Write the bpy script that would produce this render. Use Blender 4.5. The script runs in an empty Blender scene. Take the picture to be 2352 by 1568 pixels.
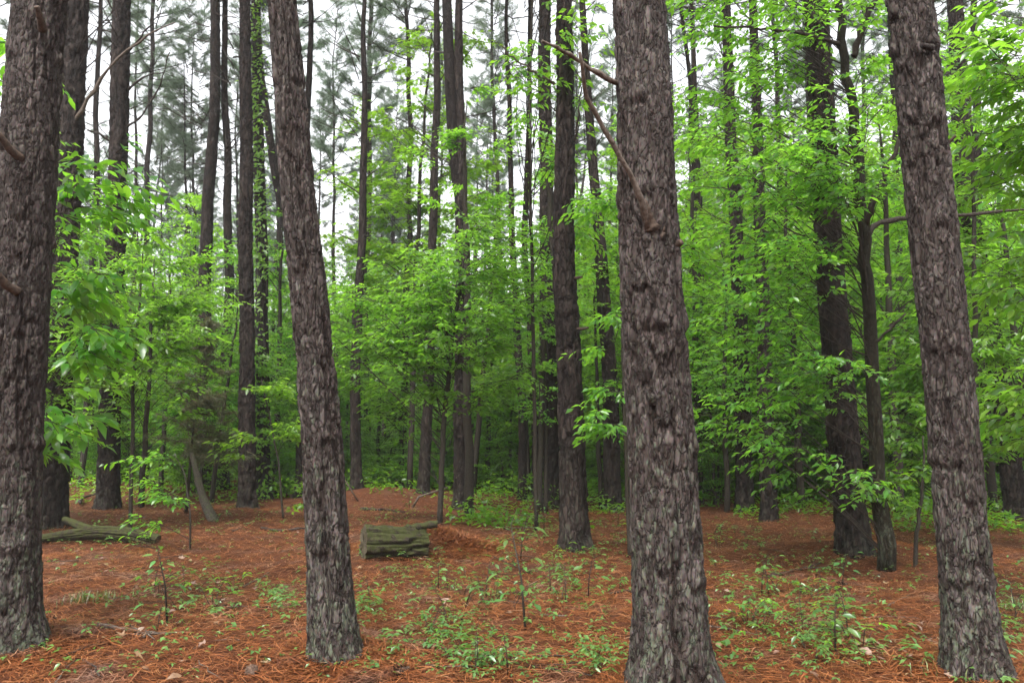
import bpy, math, random
import numpy as np
from mathutils import Vector, Matrix

# ------------------------------------------------------------------ camera, world, sun, exposure
SC = bpy.context.scene
COL = SC.collection
PITCH = math.radians(6.7)
CAM_H = 1.55
FPX = 1846.0                       # focal length in pixels of a 2352 x 1568 picture
CX, CY = 1176.0, 784.0
cam_data = bpy.data.cameras.new('camera')
cam_data.sensor_width = 36.0
cam_data.lens = 36.0 * FPX / 2352.0
cam_data.clip_start = 0.05
cam_data.clip_end = 2000
cam_data.dof.use_dof = True
cam_data.dof.focus_distance = 6.0
cam_data.dof.aperture_fstop = 4.0
cam = bpy.data.objects.new('camera', cam_data)
cam.location = (0, 0, CAM_H)
cam.rotation_euler = (math.pi / 2 + PITCH, 0, 0)
COL.objects.link(cam)
SC.camera = cam

SUN_EL, SUN_AZ = math.radians(62), math.radians(200)     # azimuth from +Y clockwise: high, behind the camera
world = bpy.data.worlds.new('World')
SC.world = world
world.use_nodes = True
wn, wl = world.node_tree.nodes, world.node_tree.links
wn.clear()
sky = wn.new('ShaderNodeTexSky')
sky.sky_type = 'NISHITA'
sky.sun_disc = False
sky.sun_elevation = SUN_EL
sky.sun_rotation = SUN_AZ
sky.air_density = 1.0
sky.dust_density = 4.0
sky.ozone_density = 1.0
hs = wn.new('ShaderNodeHueSaturation')                    # an overcast sky is nearly colourless
hs.inputs['Saturation'].default_value = 0.12
bg = wn.new('ShaderNodeBackground')
bg.inputs['Strength'].default_value = 0.15
wo = wn.new('ShaderNodeOutputWorld')
wl.new(sky.outputs[0], hs.inputs['Color'])
wl.new(hs.outputs[0], bg.inputs['Color'])
wl.new(bg.outputs[0], wo.inputs['Surface'])

sun_d = bpy.data.lights.new('sun', 'SUN')
sun_d.energy = 1.4
sun_d.angle = math.radians(25)
sun_d.color = (1.0, 0.97, 0.92)
sun = bpy.data.objects.new('sun', sun_d)
COL.objects.link(sun)
_sd = Vector((math.sin(SUN_AZ) * math.cos(SUN_EL), math.cos(SUN_AZ) * math.cos(SUN_EL), math.sin(SUN_EL)))
sun.rotation_euler = _sd.to_track_quat('Z', 'Y').to_euler()
sun.location = (0, 0, 40)

SC.view_settings.view_transform = 'Standard'
SC.view_settings.look = 'None'
SC.view_settings.exposure = 1.95
SC.view_settings.gamma = 1.0
SC.view_settings.use_curve_mapping = False
SC.render.engine = 'CYCLES'
SC.cycles.max_bounces = 10
SC.cycles.diffuse_bounces = 7
SC.cycles.glossy_bounces = 2
SC.cycles.transmission_bounces = 7
SC.cycles.volume_bounces = 1
SC.cycles.use_denoising = True
SC.cycles.caustics_reflective = False
SC.cycles.caustics_refractive = False

# ------------------------------------------------------------------ noise and mesh helpers
def _hash(ix, iy, iz, seed):
    h = (ix.astype(np.int64) * 374761393 + iy.astype(np.int64) * 668265263 + iz.astype(np.int64) * 1440662683 + seed * 974634777) & 0xFFFFFFFF
    h = ((h ^ (h >> 13)) * 1274126177) & 0xFFFFFFFF
    h = ((h ^ (h >> 16)) * 2246822519) & 0xFFFFFFFF
    h = h ^ (h >> 15)
    return (h & 0xFFFFFF) / float(0x1000000)

def vnoise(x, y, z=None, seed=0):
    x = np.asarray(x, float); y = np.asarray(y, float)
    z = np.zeros_like(x) if z is None else np.asarray(z, float)
    x, y, z = np.broadcast_arrays(x, y, z)
    ix, iy, iz = np.floor(x), np.floor(y), np.floor(z)
    fx, fy, fz = x - ix, y - iy, z - iz
    fx = fx * fx * (3 - 2 * fx); fy = fy * fy * (3 - 2 * fy); fz = fz * fz * (3 - 2 * fz)
    r = 0
    for a in (0, 1):
        for b in (0, 1):
            for c in (0, 1):
                w = (fx if a else 1 - fx) * (fy if b else 1 - fy) * (fz if c else 1 - fz)
                r = r + w * _hash(ix + a, iy + b, iz + c, seed)
    return r * 2 - 1

def fbm(x, y, z=None, seed=0, o=3):
    r = 0; amp = 1; f = 1; t = 0
    for i in range(o):
        r = r + amp * vnoise(np.asarray(x) * f, np.asarray(y) * f, None if z is None else np.asarray(z) * f, seed + i * 7)
        t += amp; amp *= .5; f *= 2.03
    return r / t

def mesh_from(name, V, T=None, Q=None, mat=None, smooth=False, attrs=None):
    V = np.asarray(V, np.float32).reshape(-1, 3)
    nt = 0 if T is None else len(T); nq = 0 if Q is None else len(Q)
    me = bpy.data.meshes.new(name)
    me.vertices.add(len(V)); me.vertices.foreach_set('co', V.ravel())
    loops = []; starts = []
    if nt:
        loops.append(np.asarray(T, np.int32).ravel()); starts.append(np.arange(nt, dtype=np.int32) * 3)
    if nq:
        loops.append(np.asarray(Q, np.int32).ravel()); starts.append(np.arange(nq, dtype=np.int32) * 4 + nt * 3)
    loops = np.concatenate(loops); starts = np.concatenate(starts)
    me.loops.add(len(loops)); me.loops.foreach_set('vertex_index', loops)
    me.polygons.add(nt + nq); me.polygons.foreach_set('loop_start', starts)
    if smooth:
        me.polygons.foreach_set('use_smooth', np.ones(nt + nq, bool))
    me.update(calc_edges=True)
    if attrs:
        for k, a in attrs.items():
            at = me.attributes.new(k, 'FLOAT', 'POINT'); at.data.foreach_set('value', np.asarray(a, np.float32))
    if mat is not None: me.materials.append(mat)
    return me

class MB:
    """collects triangles and quads for one mesh"""
    def __init__(s): s.V = []; s.T = []; s.Q = []; s.n = 0
    def add(s, V, T=None, Q=None):
        V = np.asarray(V, float).reshape(-1, 3)
        if T is not None and len(T): s.T.append(np.asarray(T, int) + s.n)
        if Q is not None and len(Q): s.Q.append(np.asarray(Q, int) + s.n)
        s.V.append(V); s.n += len(V)
    def tube(s, pts, radii, sides=5, cap=True):
        P = np.asarray(pts, float); n = len(P)
        R = np.broadcast_to(np.asarray(radii, float), (n,))
        tan = np.gradient(P, axis=0); tan /= np.linalg.norm(tan, axis=1, keepdims=True) + 1e-9
        ref = np.array([0., 0., 1.]) if abs(tan[:, 2]).mean() < .8 else np.array([1., 0., 0.])
        A = np.cross(tan, ref); A /= np.linalg.norm(A, axis=1, keepdims=True) + 1e-9
        B = np.cross(tan, A)
        th = np.arange(sides) * 2 * math.pi / sides
        V = P[:, None, :] + R[:, None, None] * (np.cos(th)[None, :, None] * A[:, None, :] + np.sin(th)[None, :, None] * B[:, None, :])
        i = np.arange(n - 1)[:, None] * sides; j = np.arange(sides)[None, :]; j2 = (j + 1) % sides
        Q = np.stack([i + j, i + j2, i + sides + j2, i + sides + j], -1).reshape(-1, 4)
        V = V.reshape(-1, 3); T = []
        if cap:
            V = np.concatenate([V, P[:1], P[-1:]])
            a, b = n * sides, n * sides + 1
            for k in range(sides):
                k2 = (k + 1) % sides
                T.append((a, k2, k)); T.append((b, (n - 1) * sides + k, (n - 1) * sides + k2))
        s.add(V, T, Q)
    def mesh(s, name, mat=None, smooth=False):
        return mesh_from(name, np.concatenate(s.V), np.concatenate(s.T) if s.T else None, np.concatenate(s.Q) if s.Q else None, mat, smooth)

def link(name, data, parent=None, loc=None, kind=None):
    o = bpy.data.objects.new(name, data); COL.objects.link(o)
    if parent is not None: o.parent = parent
    if loc is not None: o.location = loc
    if kind: o['kind'] = kind
    return o

def tag(o, label, cat, group=None):
    o['label'] = label; o['category'] = cat
    if group: o['group'] = group
    return o

def copy_tree(o, parent=None):
    c = o.copy(); COL.objects.link(c)
    if parent is not None: c.parent = parent
    for ch in list(o.children): copy_tree(ch, c)
    return c

# ------------------------------------------------------------------ ground shape and pixel rays
_c, _s = math.cos(PITCH), math.sin(PITCH)
def ray(u, v):
    x, y = (u - CX) / FPX, (CY - v) / FPX
    d = np.array([x, _c - y * _s, _s + y * _c])
    return d
def at_y(u, v, Y):
    d = ray(u, v); k = Y / d[1]
    return np.array([d[0] * k, Y, CAM_H + d[2] * k])
def depth(P): return P[1] * _c + (P[2] - CAM_H) * _s
def px2m(w, P): return w * depth(P) / FPX
def flat(u, v):
    d = ray(u, v); k = -CAM_H / d[2]
    return d[0] * k, d[1] * k
BUMPS = []       # x, y, radius x, radius y, height
for (u, v, rx, ry, h) in ((1000, 1262, .62, .50, .27), (870, 1148, 1.6, 1.6, .32), (175, 1125, 2.5, 2.0, .35), (1000, 1215, 1.2, .7, .08),
                          (1960, 1272, .9, .6, .14), (1320, 1258, .8, .6, .12), (770, 1512, .36, .34, .09), (2235, 1545, .40, .38, .10),
                          (14, 1480, .5, .45, .10), (1545, 1585, .48, .45, .09), (480, 1190, 1.6, 1.2, .14), (2033, 1305, .6, .5, .08), (230, 1265, 1.2, .5, -.06)):
    x, y = flat(u, v); BUMPS.append((x, y, rx, ry, h))
def gh(x, y):
    x = np.asarray(x, float); y = np.asarray(y, float)
    r = .05 * vnoise(x * .45 + 9, y * .45, seed=3) + .025 * vnoise(x * 1.3, y * 1.3, seed=4)
    far = np.clip((y - 25) / 60, 0, 1)
    r = r + far * 1.2 * vnoise(x * .03 + 5, y * .03, seed=8)
    for (bx, by, rx, ry, h) in BUMPS:
        r = r + h * np.exp(-((x - bx) / rx) ** 2 - ((y - by) / ry) ** 2)
    return r
def on_ground_quick(u, v):
    d = ray(u, v); z = 0.
    for _ in range(4):
        k = (z - CAM_H) / d[2]; z = float(gh(d[0] * k, d[1] * k))
    return np.array([d[0] * k, d[1] * k, z])
def on_ground(u, v):
    d = ray(u, v); k = 2.0
    prev = k
    while k < 120:
        p = np.array([0, 0, CAM_H]) + d * k
        if p[2] < gh(p[0], p[1]):
            a, b = prev, k
            for _ in range(25):
                m = (a + b) / 2; p = np.array([0, 0, CAM_H]) + d * m
                if p[2] < gh(p[0], p[1]): b = m
                else: a = m
            return np.array([0, 0, CAM_H]) + d * b
        prev = k; k *= 1.02
    return np.array([0, 0, CAM_H]) + d * 120

# ------------------------------------------------------------------ materials
def new_mat(name):
    m = bpy.data.materials.new(name); m.use_nodes = True
    n, l = m.node_tree.nodes, m.node_tree.links
    n.clear()
    out = n.new('ShaderNodeOutputMaterial')
    p = n.new('ShaderNodeBsdfPrincipled')
    l.new(p.outputs[0], out.inputs['Surface'])
    return m, n, l, p, out
def ramp(n, stops, interp='LINEAR'):
    r = n.new('ShaderNodeValToRGB'); r.color_ramp.interpolation = interp
    e = r.color_ramp.elements
    while len(e) < len(stops): e.new(.5)
    for k, (pos, c) in enumerate(stops):
        e[k].position = pos; e[k].color = (*c, 1)
    return r
def mixc(n, l, fac, a, b, mode='MIX'):
    m = n.new('ShaderNodeMix'); m.data_type = 'RGBA'; m.blend_type = mode
    for sock, v in ((m.inputs[0], fac), (m.inputs[6], a), (m.inputs[7], b)):
        if hasattr(v, 'is_linked'): l.new(v, sock)
        elif isinstance(v, tuple): sock.default_value = (*v, 1)
        else: sock.default_value = v
    return m.outputs[2]
def math_n(n, l, op, a, b=None):
    m = n.new('ShaderNodeMath'); m.operation = op
    for i, v in enumerate((a, b)):
        if v is None: continue
        if hasattr(v, 'is_linked'): l.new(v, m.inputs[i])
        else: m.inputs[i].default_value = v
    return m.outputs[0]

def pine_bark(name, plate_a, plate_b, inner, lichen_amt=1.0, cell=25, relief=.012):
    m, n, l, p, out = new_mat(name)
    tc = n.new('ShaderNodeTexCoord')
    at = n.new('ShaderNodeAttribute'); at.attribute_name = 'plate'
    fu = n.new('ShaderNodeAttribute'); fu.attribute_name = 'furrow'
    mp = n.new('ShaderNodeMapping'); mp.inputs['Scale'].default_value = (1, 1, .35); l.new(tc.outputs['Object'], mp.inputs[0])
    n1 = n.new('ShaderNodeTexNoise'); n1.inputs['Scale'].default_value = 22; n1.inputs['Detail'].default_value = 6; n1.inputs['Roughness'].default_value = .65
    l.new(mp.outputs[0], n1.inputs['Vector'])
    n2 = n.new('ShaderNodeTexNoise'); n2.inputs['Scale'].default_value = 110; n2.inputs['Detail'].default_value = 4; l.new(mp.outputs[0], n2.inputs['Vector'])
    n3 = n.new('ShaderNodeTexNoise'); n3.inputs['Scale'].default_value = 1.7; n3.inputs['Detail'].default_value = 3; l.new(tc.outputs['Object'], n3.inputs['Vector'])
    v = math_n(n, l, 'ADD', math_n(n, l, 'MULTIPLY', at.outputs['Fac'], .55), math_n(n, l, 'MULTIPLY', n1.outputs['Fac'], .6))
    r = ramp(n, [(.2, plate_a), (.55, tuple((a + b) / 2 for a, b in zip(plate_a, plate_b))), (.9, plate_b)])
    l.new(v, r.inputs[0])
    # patches where the grey outer flakes have come off
    r3 = ramp(n, [(.45, (0, 0, 0)), (.66, (1, 1, 1))]); l.new(n3.outputs['Fac'], r3.inputs[0])
    c = mixc(n, l, math_n(n, l, 'MULTIPLY', r3.outputs[0], .45), r.outputs[0], inner)
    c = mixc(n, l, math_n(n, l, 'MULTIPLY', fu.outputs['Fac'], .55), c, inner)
    # lichen on the lower stem
    sep = n.new('ShaderNodeSeparateXYZ'); l.new(tc.outputs['Object'], sep.inputs[0])
    hgt = n.new('ShaderNodeMapRange'); hgt.inputs['From Min'].default_value = 0; hgt.inputs['From Max'].default_value = 2.4
    hgt.inputs['To Min'].default_value = .17; hgt.inputs['To Max'].default_value = -.02; l.new(sep.outputs[2], hgt.inputs[0])
    nl = n.new('ShaderNodeTexNoise'); nl.inputs['Scale'].default_value = 26; nl.inputs['Detail'].default_value = 5; l.new(mp.outputs[0], nl.inputs['Vector'])
    lv = math_n(n, l, 'ADD', nl.outputs['Fac'], hgt.outputs[0])
    rl = ramp(n, [(.63, (0, 0, 0)), (.74, (1, 1, 1))]); l.new(lv, rl.inputs[0])
    lf = math_n(n, l, 'MULTIPLY', rl.outputs[0], math_n(n, l, 'SUBTRACT', 1.0, fu.outputs['Fac']))
    c = mixc(n, l, math_n(n, l, 'MULTIPLY', lf, .75 * lichen_amt), c, (.098, .112, .078))
    c = mixc(n, l, .5, c, n2.outputs['Color'], 'SOFT_LIGHT')
    l.new(c, p.inputs['Base Color'])
    p.inputs['Roughness'].default_value = .75
    p.inputs['Specular IOR Level'].default_value = .14
    b = n.new('ShaderNodeBump'); b.inputs['Strength'].default_value = .9; b.inputs['Distance'].default_value = relief
    h = math_n(n, l, 'ADD', n1.outputs['Fac'], math_n(n, l, 'MULTIPLY', n2.outputs['Fac'], .4))
    # fine crisp cracks between the flakes
    mp2 = n.new('ShaderNodeMapping'); mp2.inputs['Scale'].default_value = (1, 1, .30); l.new(tc.outputs['Object'], mp2.inputs[0])
    nw = n.new('ShaderNodeTexNoise'); nw.inputs['Scale'].default_value = 16; nw.inputs['Detail'].default_value = 6; l.new(mp2.outputs[0], nw.inputs['Vector'])
    wv = n.new('ShaderNodeVectorMath'); wv.operation = 'MULTIPLY_ADD'; l.new(nw.outputs['Color'], wv.inputs[0]); wv.inputs[1].default_value = (.14, .14, .10); l.new(mp2.outputs[0], wv.inputs[2])
    vo = n.new('ShaderNodeTexVoronoi'); vo.feature = 'DISTANCE_TO_EDGE'; vo.inputs['Scale'].default_value = cell; l.new(wv.outputs[0], vo.inputs['Vector'])
    vr = ramp(n, [(.0, (0, 0, 0)), (.11, (1, 1, 1))]); l.new(vo.outputs['Distance'], vr.inputs[0])
    vi = n.new('ShaderNodeTexVoronoi'); vi.feature = 'F1'; vi.inputs['Scale'].default_value = cell; l.new(wv.outputs[0], vi.inputs['Vector'])
    sc_ = n.new('ShaderNodeSeparateColor'); l.new(vi.outputs['Color'], sc_.inputs[0])
    h = math_n(n, l, 'ADD', math_n(n, l, 'MULTIPLY', h, .6), math_n(n, l, 'MULTIPLY', vr.outputs[0], math_n(n, l, 'ADD', math_n(n, l, 'MULTIPLY', sc_.outputs[0], .9), .5)))
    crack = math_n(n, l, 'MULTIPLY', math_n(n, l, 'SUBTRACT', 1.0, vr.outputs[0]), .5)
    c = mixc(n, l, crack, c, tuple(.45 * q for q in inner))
    c = mixc(n, l, math_n(n, l, 'MULTIPLY', sc_.outputs[1], .42), c, tuple(.8 * q for q in plate_a))
    l.new(c, p.inputs['Base Color'])
    l.new(h, b.inputs['Height']); l.new(b.outputs[0], p.inputs['Normal'])
    return m
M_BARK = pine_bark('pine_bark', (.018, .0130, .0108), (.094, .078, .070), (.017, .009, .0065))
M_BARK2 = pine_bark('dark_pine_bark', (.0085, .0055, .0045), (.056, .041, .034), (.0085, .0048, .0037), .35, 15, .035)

def wood_mat(name, a, b, scale=40, rough=.8):
    m, n, l, p, out = new_mat(name)
    tc = n.new('ShaderNodeTexCoord')
    n1 = n.new('ShaderNodeTexNoise'); n1.inputs['Scale'].default_value = scale; n1.inputs['Detail'].default_value = 5
    l.new(tc.outputs['Object'], n1.inputs['Vector'])
    r = ramp(n, [(.3, a), (.7, b)]); l.new(n1.outputs['Fac'], r.inputs[0]); l.new(r.outputs[0], p.inputs['Base Color'])
    p.inputs['Roughness'].default_value = rough; p.inputs['Specular IOR Level'].default_value = .2
    bm = n.new('ShaderNodeBump'); bm.inputs['Strength'].default_value = .9; bm.inputs['Distance'].default_value = .012
    l.new(n1.outputs['Fac'], bm.inputs['Height']); l.new(bm.outputs[0], p.inputs['Normal'])
    return m
M_STEM = wood_mat('sapling_bark', (.0168, .0132, .0096), (.0420, .0342, .0252))
M_TWIG = wood_mat('dark_twig', (.0195, .0143, .0111), (.0423, .0325, .0260))
M_DEAD = wood_mat('dead_branch_wood', (.0413, .0285, .0203), (.1275, .1013, .0825))
M_STUB = wood_mat('rusty_branch_stub', (.0238, .0154, .0112), (.0770, .0518, .0371))
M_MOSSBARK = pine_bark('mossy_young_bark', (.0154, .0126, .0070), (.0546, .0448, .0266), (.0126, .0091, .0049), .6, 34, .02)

def leaf_mat(name, stops, trans, tfac=.42, rough=.30):
    m, n, l, p, out = new_mat(name)
    g = n.new('ShaderNodeNewGeometry'); oi = n.new('ShaderNodeObjectInfo')
    f = math_n(n, l, 'FRACT', math_n(n, l, 'ADD', g.outputs['Random Per Island'], oi.outputs['Random']))
    r = ramp(n, stops); l.new(f, r.inputs[0])
    # each plant a little lighter or darker, yellower or bluer than the next
    hv = n.new('ShaderNodeHueSaturation'); l.new(r.outputs[0], hv.inputs['Color'])
    l.new(math_n(n, l, 'ADD', math_n(n, l, 'MULTIPLY', oi.outputs['Random'], .045), .482), hv.inputs['Hue'])
    l.new(math_n(n, l, 'ADD', math_n(n, l, 'MULTIPLY', oi.outputs['Random'], .55), .68), hv.inputs['Value'])
    l.new(hv.outputs[0], p.inputs['Base Color'])
    p.inputs['Roughness'].default_value = rough; p.inputs['Specular IOR Level'].default_value = .7
    t = n.new('ShaderNodeBsdfTranslucent')
    l.new(mixc(n, l, .6, hv.outputs[0], trans), t.inputs['Color'])
    mx = n.new('ShaderNodeMixShader'); mx.inputs[0].default_value = tfac
    l.new(p.outputs[0], mx.inputs[1]); l.new(t.outputs[0], mx.inputs[2]); l.new(mx.outputs[0], out.inputs['Surface'])
    return m
M_LEAF = leaf_mat('fresh_green_leaf', [(0, (.036, .105, .015)), (.5, (.080, .190, .022)), (1, (.155, .285, .036))], (.36, .76, .040), .56)
M_LIME = leaf_mat('lime_green_leaf', [(0, (.068, .19, .016)), (.5, (.110, .265, .022)), (1, (.175, .34, .034))], (.44, .82, .040), .58)
M_DEEP = leaf_mat('deep_green_leaf', [(0, (.032, .10, .014)), (.5, (.056, .15, .018)), (1, (.10, .22, .024))], (.36, .72, .022), .52, .32)
M_HERB = leaf_mat('seedling_leaf', [(0, (.0425, .1062, .0238)), (.5, (.0723, .1615, .0340)), (1, (.1232, .2295, .0527))], (.2210, .4080, .0510), .4)
M_CEDAR = leaf_mat('cedar_needle', [(0, (.032, .055, .016)), (.5, (.060, .078, .022)), (1, (.12, .075, .03))], (.14, .15, .04), .3, .6)
M_NEEDLE = leaf_mat('pine_needle', [(0, (.0467, .0808, .0493)), (.5, (.0765, .1190, .0723)), (1, (.1190, .1615, .0978))], (.2210, .3145, .1700), .46, .5)

def straw_mat():
    m, n, l, p, out = new_mat('pine_straw_needle')
    g = n.new('ShaderNodeNewGeometry'); tc = n.new('ShaderNodeTexCoord')
    r = ramp(n, [(0, (.0266, .0089, .0037)), (.3, (.0903, .0259, .0081)), (.65, (.1665, .0518, .0155)), (.9, (.2220, .0903, .0348)), (1, (.2812, .1702, .1036))])
    nz = n.new('ShaderNodeTexNoise'); nz.inputs['Scale'].default_value = .9; nz.inputs['Detail'].default_value = 4; l.new(tc.outputs['Object'], nz.inputs['Vector'])
    v = math_n(n, l, 'ADD', math_n(n, l, 'MULTIPLY', g.outputs['Random Per Island'], .8), math_n(n, l, 'MULTIPLY', math_n(n, l, 'SUBTRACT', nz.outputs['Fac'], .3), .6))
    l.new(v, r.inputs[0])
    n5 = n.new('ShaderNodeTexNoise'); n5.inputs['Scale'].default_value = 1.6; n5.inputs['Detail'].default_value = 5; l.new(tc.outputs['Object'], n5.inputs['Vector'])
    r5 = ramp(n, [(.52, (0, 0, 0)), (.72, (1, 1, 1))]); l.new(n5.outputs['Fac'], r5.inputs[0])
    hs5 = n.new('ShaderNodeHueSaturation'); hs5.inputs['Saturation'].default_value = .62; hs5.inputs['Value'].default_value = .85; l.new(r.outputs[0], hs5.inputs['Color'])
    l.new(mixc(n, l, math_n(n, l, 'MULTIPLY', r5.outputs[0], .8), r.outputs[0], hs5.outputs[0]), p.inputs['Base Color'])
    p.inputs['Roughness'].default_value = .5; p.inputs['Specular IOR Level'].default_value = .18
    return m
M_STRAW = straw_mat()

def ground_mat():
    m, n, l, p, out = new_mat('forest_floor')
    tc = n.new('ShaderNodeTexCoord')
    n1 = n.new('ShaderNodeTexNoise'); n1.inputs['Scale'].default_value = .8; n1.inputs['Detail'].default_value = 6
    l.new(tc.outputs['Object'], n1.inputs['Vector'])
    n2 = n.new('ShaderNodeTexNoise'); n2.inputs['Scale'].default_value = 45; n2.inputs['Detail'].default_value = 5; n2.inputs['Distortion'].default_value = 2.5
    l.new(tc.outputs['Object'], n2.inputs['Vector'])
    r = ramp(n, [(.3, (.0333, .0118, .0059)), (.55, (.0851, .0281, .0118)), (.8, (.1406, .0533, .0222))]); l.new(n2.outputs['Fac'], r.inputs[0])
    r1 = ramp(n, [(.55, (0, 0, 0)), (.75, (1, 1, 1))]); l.new(n1.outputs['Fac'], r1.inputs[0])
    c = mixc(n, l, math_n(n, l, 'MULTIPLY', r1.outputs[0], .5), r.outputs[0], (.12, .070, .045))
    l.new(c, p.inputs['Base Color']); p.inputs['Roughness'].default_value = .9; p.inputs['Specular IOR Level'].default_value = .15
    b = n.new('ShaderNodeBump'); b.inputs['Strength'].default_value = .8; b.inputs['Distance'].default_value = .02
    l.new(n2.outputs['Fac'], b.inputs['Height']); l.new(b.outputs[0], p.inputs['Normal'])
    return m
M_GROUND = ground_mat()

def moss_log_mat(name, wood_a, wood_b, moss, amt=.5):
    m, n, l, p, out = new_mat(name)
    tc = n.new('ShaderNodeTexCoord'); g = n.new('ShaderNodeNewGeometry')
    n1 = n.new('ShaderNodeTexNoise'); n1.inputs['Scale'].default_value = 14; n1.inputs['Detail'].default_value = 6; l.new(tc.outputs['Object'], n1.inputs['Vector'])
    n2 = n.new('ShaderNodeTexNoise'); n2.inputs['Scale'].default_value = 60; n2.inputs['Detail'].default_value = 4; l.new(tc.outputs['Object'], n2.inputs['Vector'])
    r = ramp(n, [(.35, wood_a), (.65, wood_b)]); l.new(n2.outputs['Fac'], r.inputs[0])
    sp = n.new('ShaderNodeSeparateXYZ'); l.new(g.outputs['Normal'], sp.inputs[0])
    mv = math_n(n, l, 'ADD', n1.outputs['Fac'], math_n(n, l, 'MULTIPLY', sp.outputs[2], .10))
    rm = ramp(n, [(.62 - amt * .3, (0, 0, 0)), (.76 - amt * .3, (1, 1, 1))]); l.new(mv, rm.inputs[0])
    mc = mixc(n, l, n2.outputs['Fac'], tuple(.5 * a for a in moss), tuple(1.4 * a for a in moss))
    c = mixc(n, l, rm.outputs[0], r.outputs[0], mc)
    l.new(c, p.inputs['Base Color']); p.inputs['Roughness'].default_value = .9; p.inputs['Specular IOR Level'].default_value = .15
    b = n.new('ShaderNodeBump'); b.inputs['Strength'].default_value = .8; b.inputs['Distance'].default_value = .01
    l.new(n2.outputs['Fac'], b.inputs['Height']); l.new(b.outputs[0], p.inputs['Normal'])
    return m
M_LOG = moss_log_mat('mossy_log', (.0090, .0071, .0049), (.0413, .0330, .0218), (.0345, .0375, .0120), .62)
M_SNAG = moss_log_mat('weathered_snag', (.0360, .0300, .0240), (.0960, .0840, .0660), (.0720, .0780, .0420), .3)
M_END = wood_mat('sawn_wood_end', (.0360, .0300, .0180), (.0900, .0720, .0450), 25)
M_DRY = leaf_mat('dry_tan_leaf', [(0, (.0975, .0413, .0225)), (.5, (.1875, .0975, .0562)), (1, (.3150, .2250, .1650))], (.2250, .1125, .0525), .2, .6)
M_CONE = wood_mat('pine_cone_scale', (.03, .018, .012), (.10, .06, .04), 60)
M_GRASS = leaf_mat('grass_blade', [(0, (.0675, .1125, .0225)), (.5, (.1125, .1575, .0375)), (1, (.1950, .2100, .0675))], (.1650, .2400, .0450), .3)

# ------------------------------------------------------------------ ground sheet
def build_ground():
    def axis(a, b, fine_lo, fine_hi, df):
        mid = np.arange(fine_lo, fine_hi, df)
        lo = fine_lo - np.cumsum(df * 1.13 ** np.arange(1, 90)); lo = lo[lo > a][::-1]
        hi = mid[-1] + np.cumsum(df * 1.13 ** np.arange(1, 90)); hi = hi[hi < b]
        return np.concatenate([[a], lo, mid, hi, [b]])
    X = axis(-400, 400, -10, 10, .11); Y = axis(-400, 600, 2.5, 24, .11)
    gx, gy = np.meshgrid(X, Y)
    gz = gh(gx, gy) + .012 * vnoise(gx * 5, gy * 5, seed=11)
    V = np.stack([gx, gy, gz], -1).reshape(-1, 3)
    nx, ny = len(X), len(Y)
    i = np.arange(ny - 1)[:, None] * nx + np.arange(nx - 1)[None, :]
    Q = np.stack([i, i + 1, i + nx + 1, i + nx], -1).reshape(-1, 4)
    return link('ground', mesh_from('ground', V, Q=Q, mat=M_GROUND, smooth=True), kind='structure')
build_ground()

# ------------------------------------------------------------------ pine trunks
def bark_field(th, z, R, seed, cw, ch):
    nS = max(8, int(round(2 * math.pi * R / cw)))
    sx = np.cos(th) * R; sy = np.sin(th) * R
    a = th / (2 * math.pi) * nS + .55 * vnoise(sx * 14, sy * 14, z * 9, seed) + .3 * vnoise(sx * 40, sy * 40, z * 22, seed + 1)
    b = z / ch + .5 * vnoise(sx * 16, sy * 16, z * 8, seed + 2) + .25 * vnoise(sx * 45, sy * 45, z * 25, seed + 3)
    ia = np.floor(a)
    F1 = np.full(a.shape, 9.); F2 = F1.copy(); ID = np.zeros(a.shape); DX = np.zeros(a.shape); DZ = np.zeros(a.shape)
    zero = np.zeros_like(a)
    for da in (-1, 0, 1):
        col = np.mod(ia + da, nS)
        off = _hash(col, zero, zero, seed + 5) * 1.0
        bb = b + off; ib = np.floor(bb)
        for db in (-1, 0, 1):
            jx = _hash(col, ib + db, zero, seed + 6) * .8 + .1; jz = _hash(col, ib + db, zero + 1, seed + 7) * .9 + .05
            dx = ia + da + jx - a; dz = (ib + db + jz) - bb
            d = np.sqrt(dx * dx + dz * dz)
            idv = _hash(col, ib + db, zero + 2, seed + 8)
            near = d < F1
            F2 = np.where(near, F1, np.minimum(F2, d))
            ID = np.where(near, idv, ID); DX = np.where(near, dx, DX); DZ = np.where(near, dz, DZ)
            F1 = np.where(near, d, F1)
    return F2 - F1, ID, DX, DZ

def smooth(a, b, x):
    t = np.clip((x - a) / (b - a), 0, 1); return t * t * (3 - 2 * t)

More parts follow.
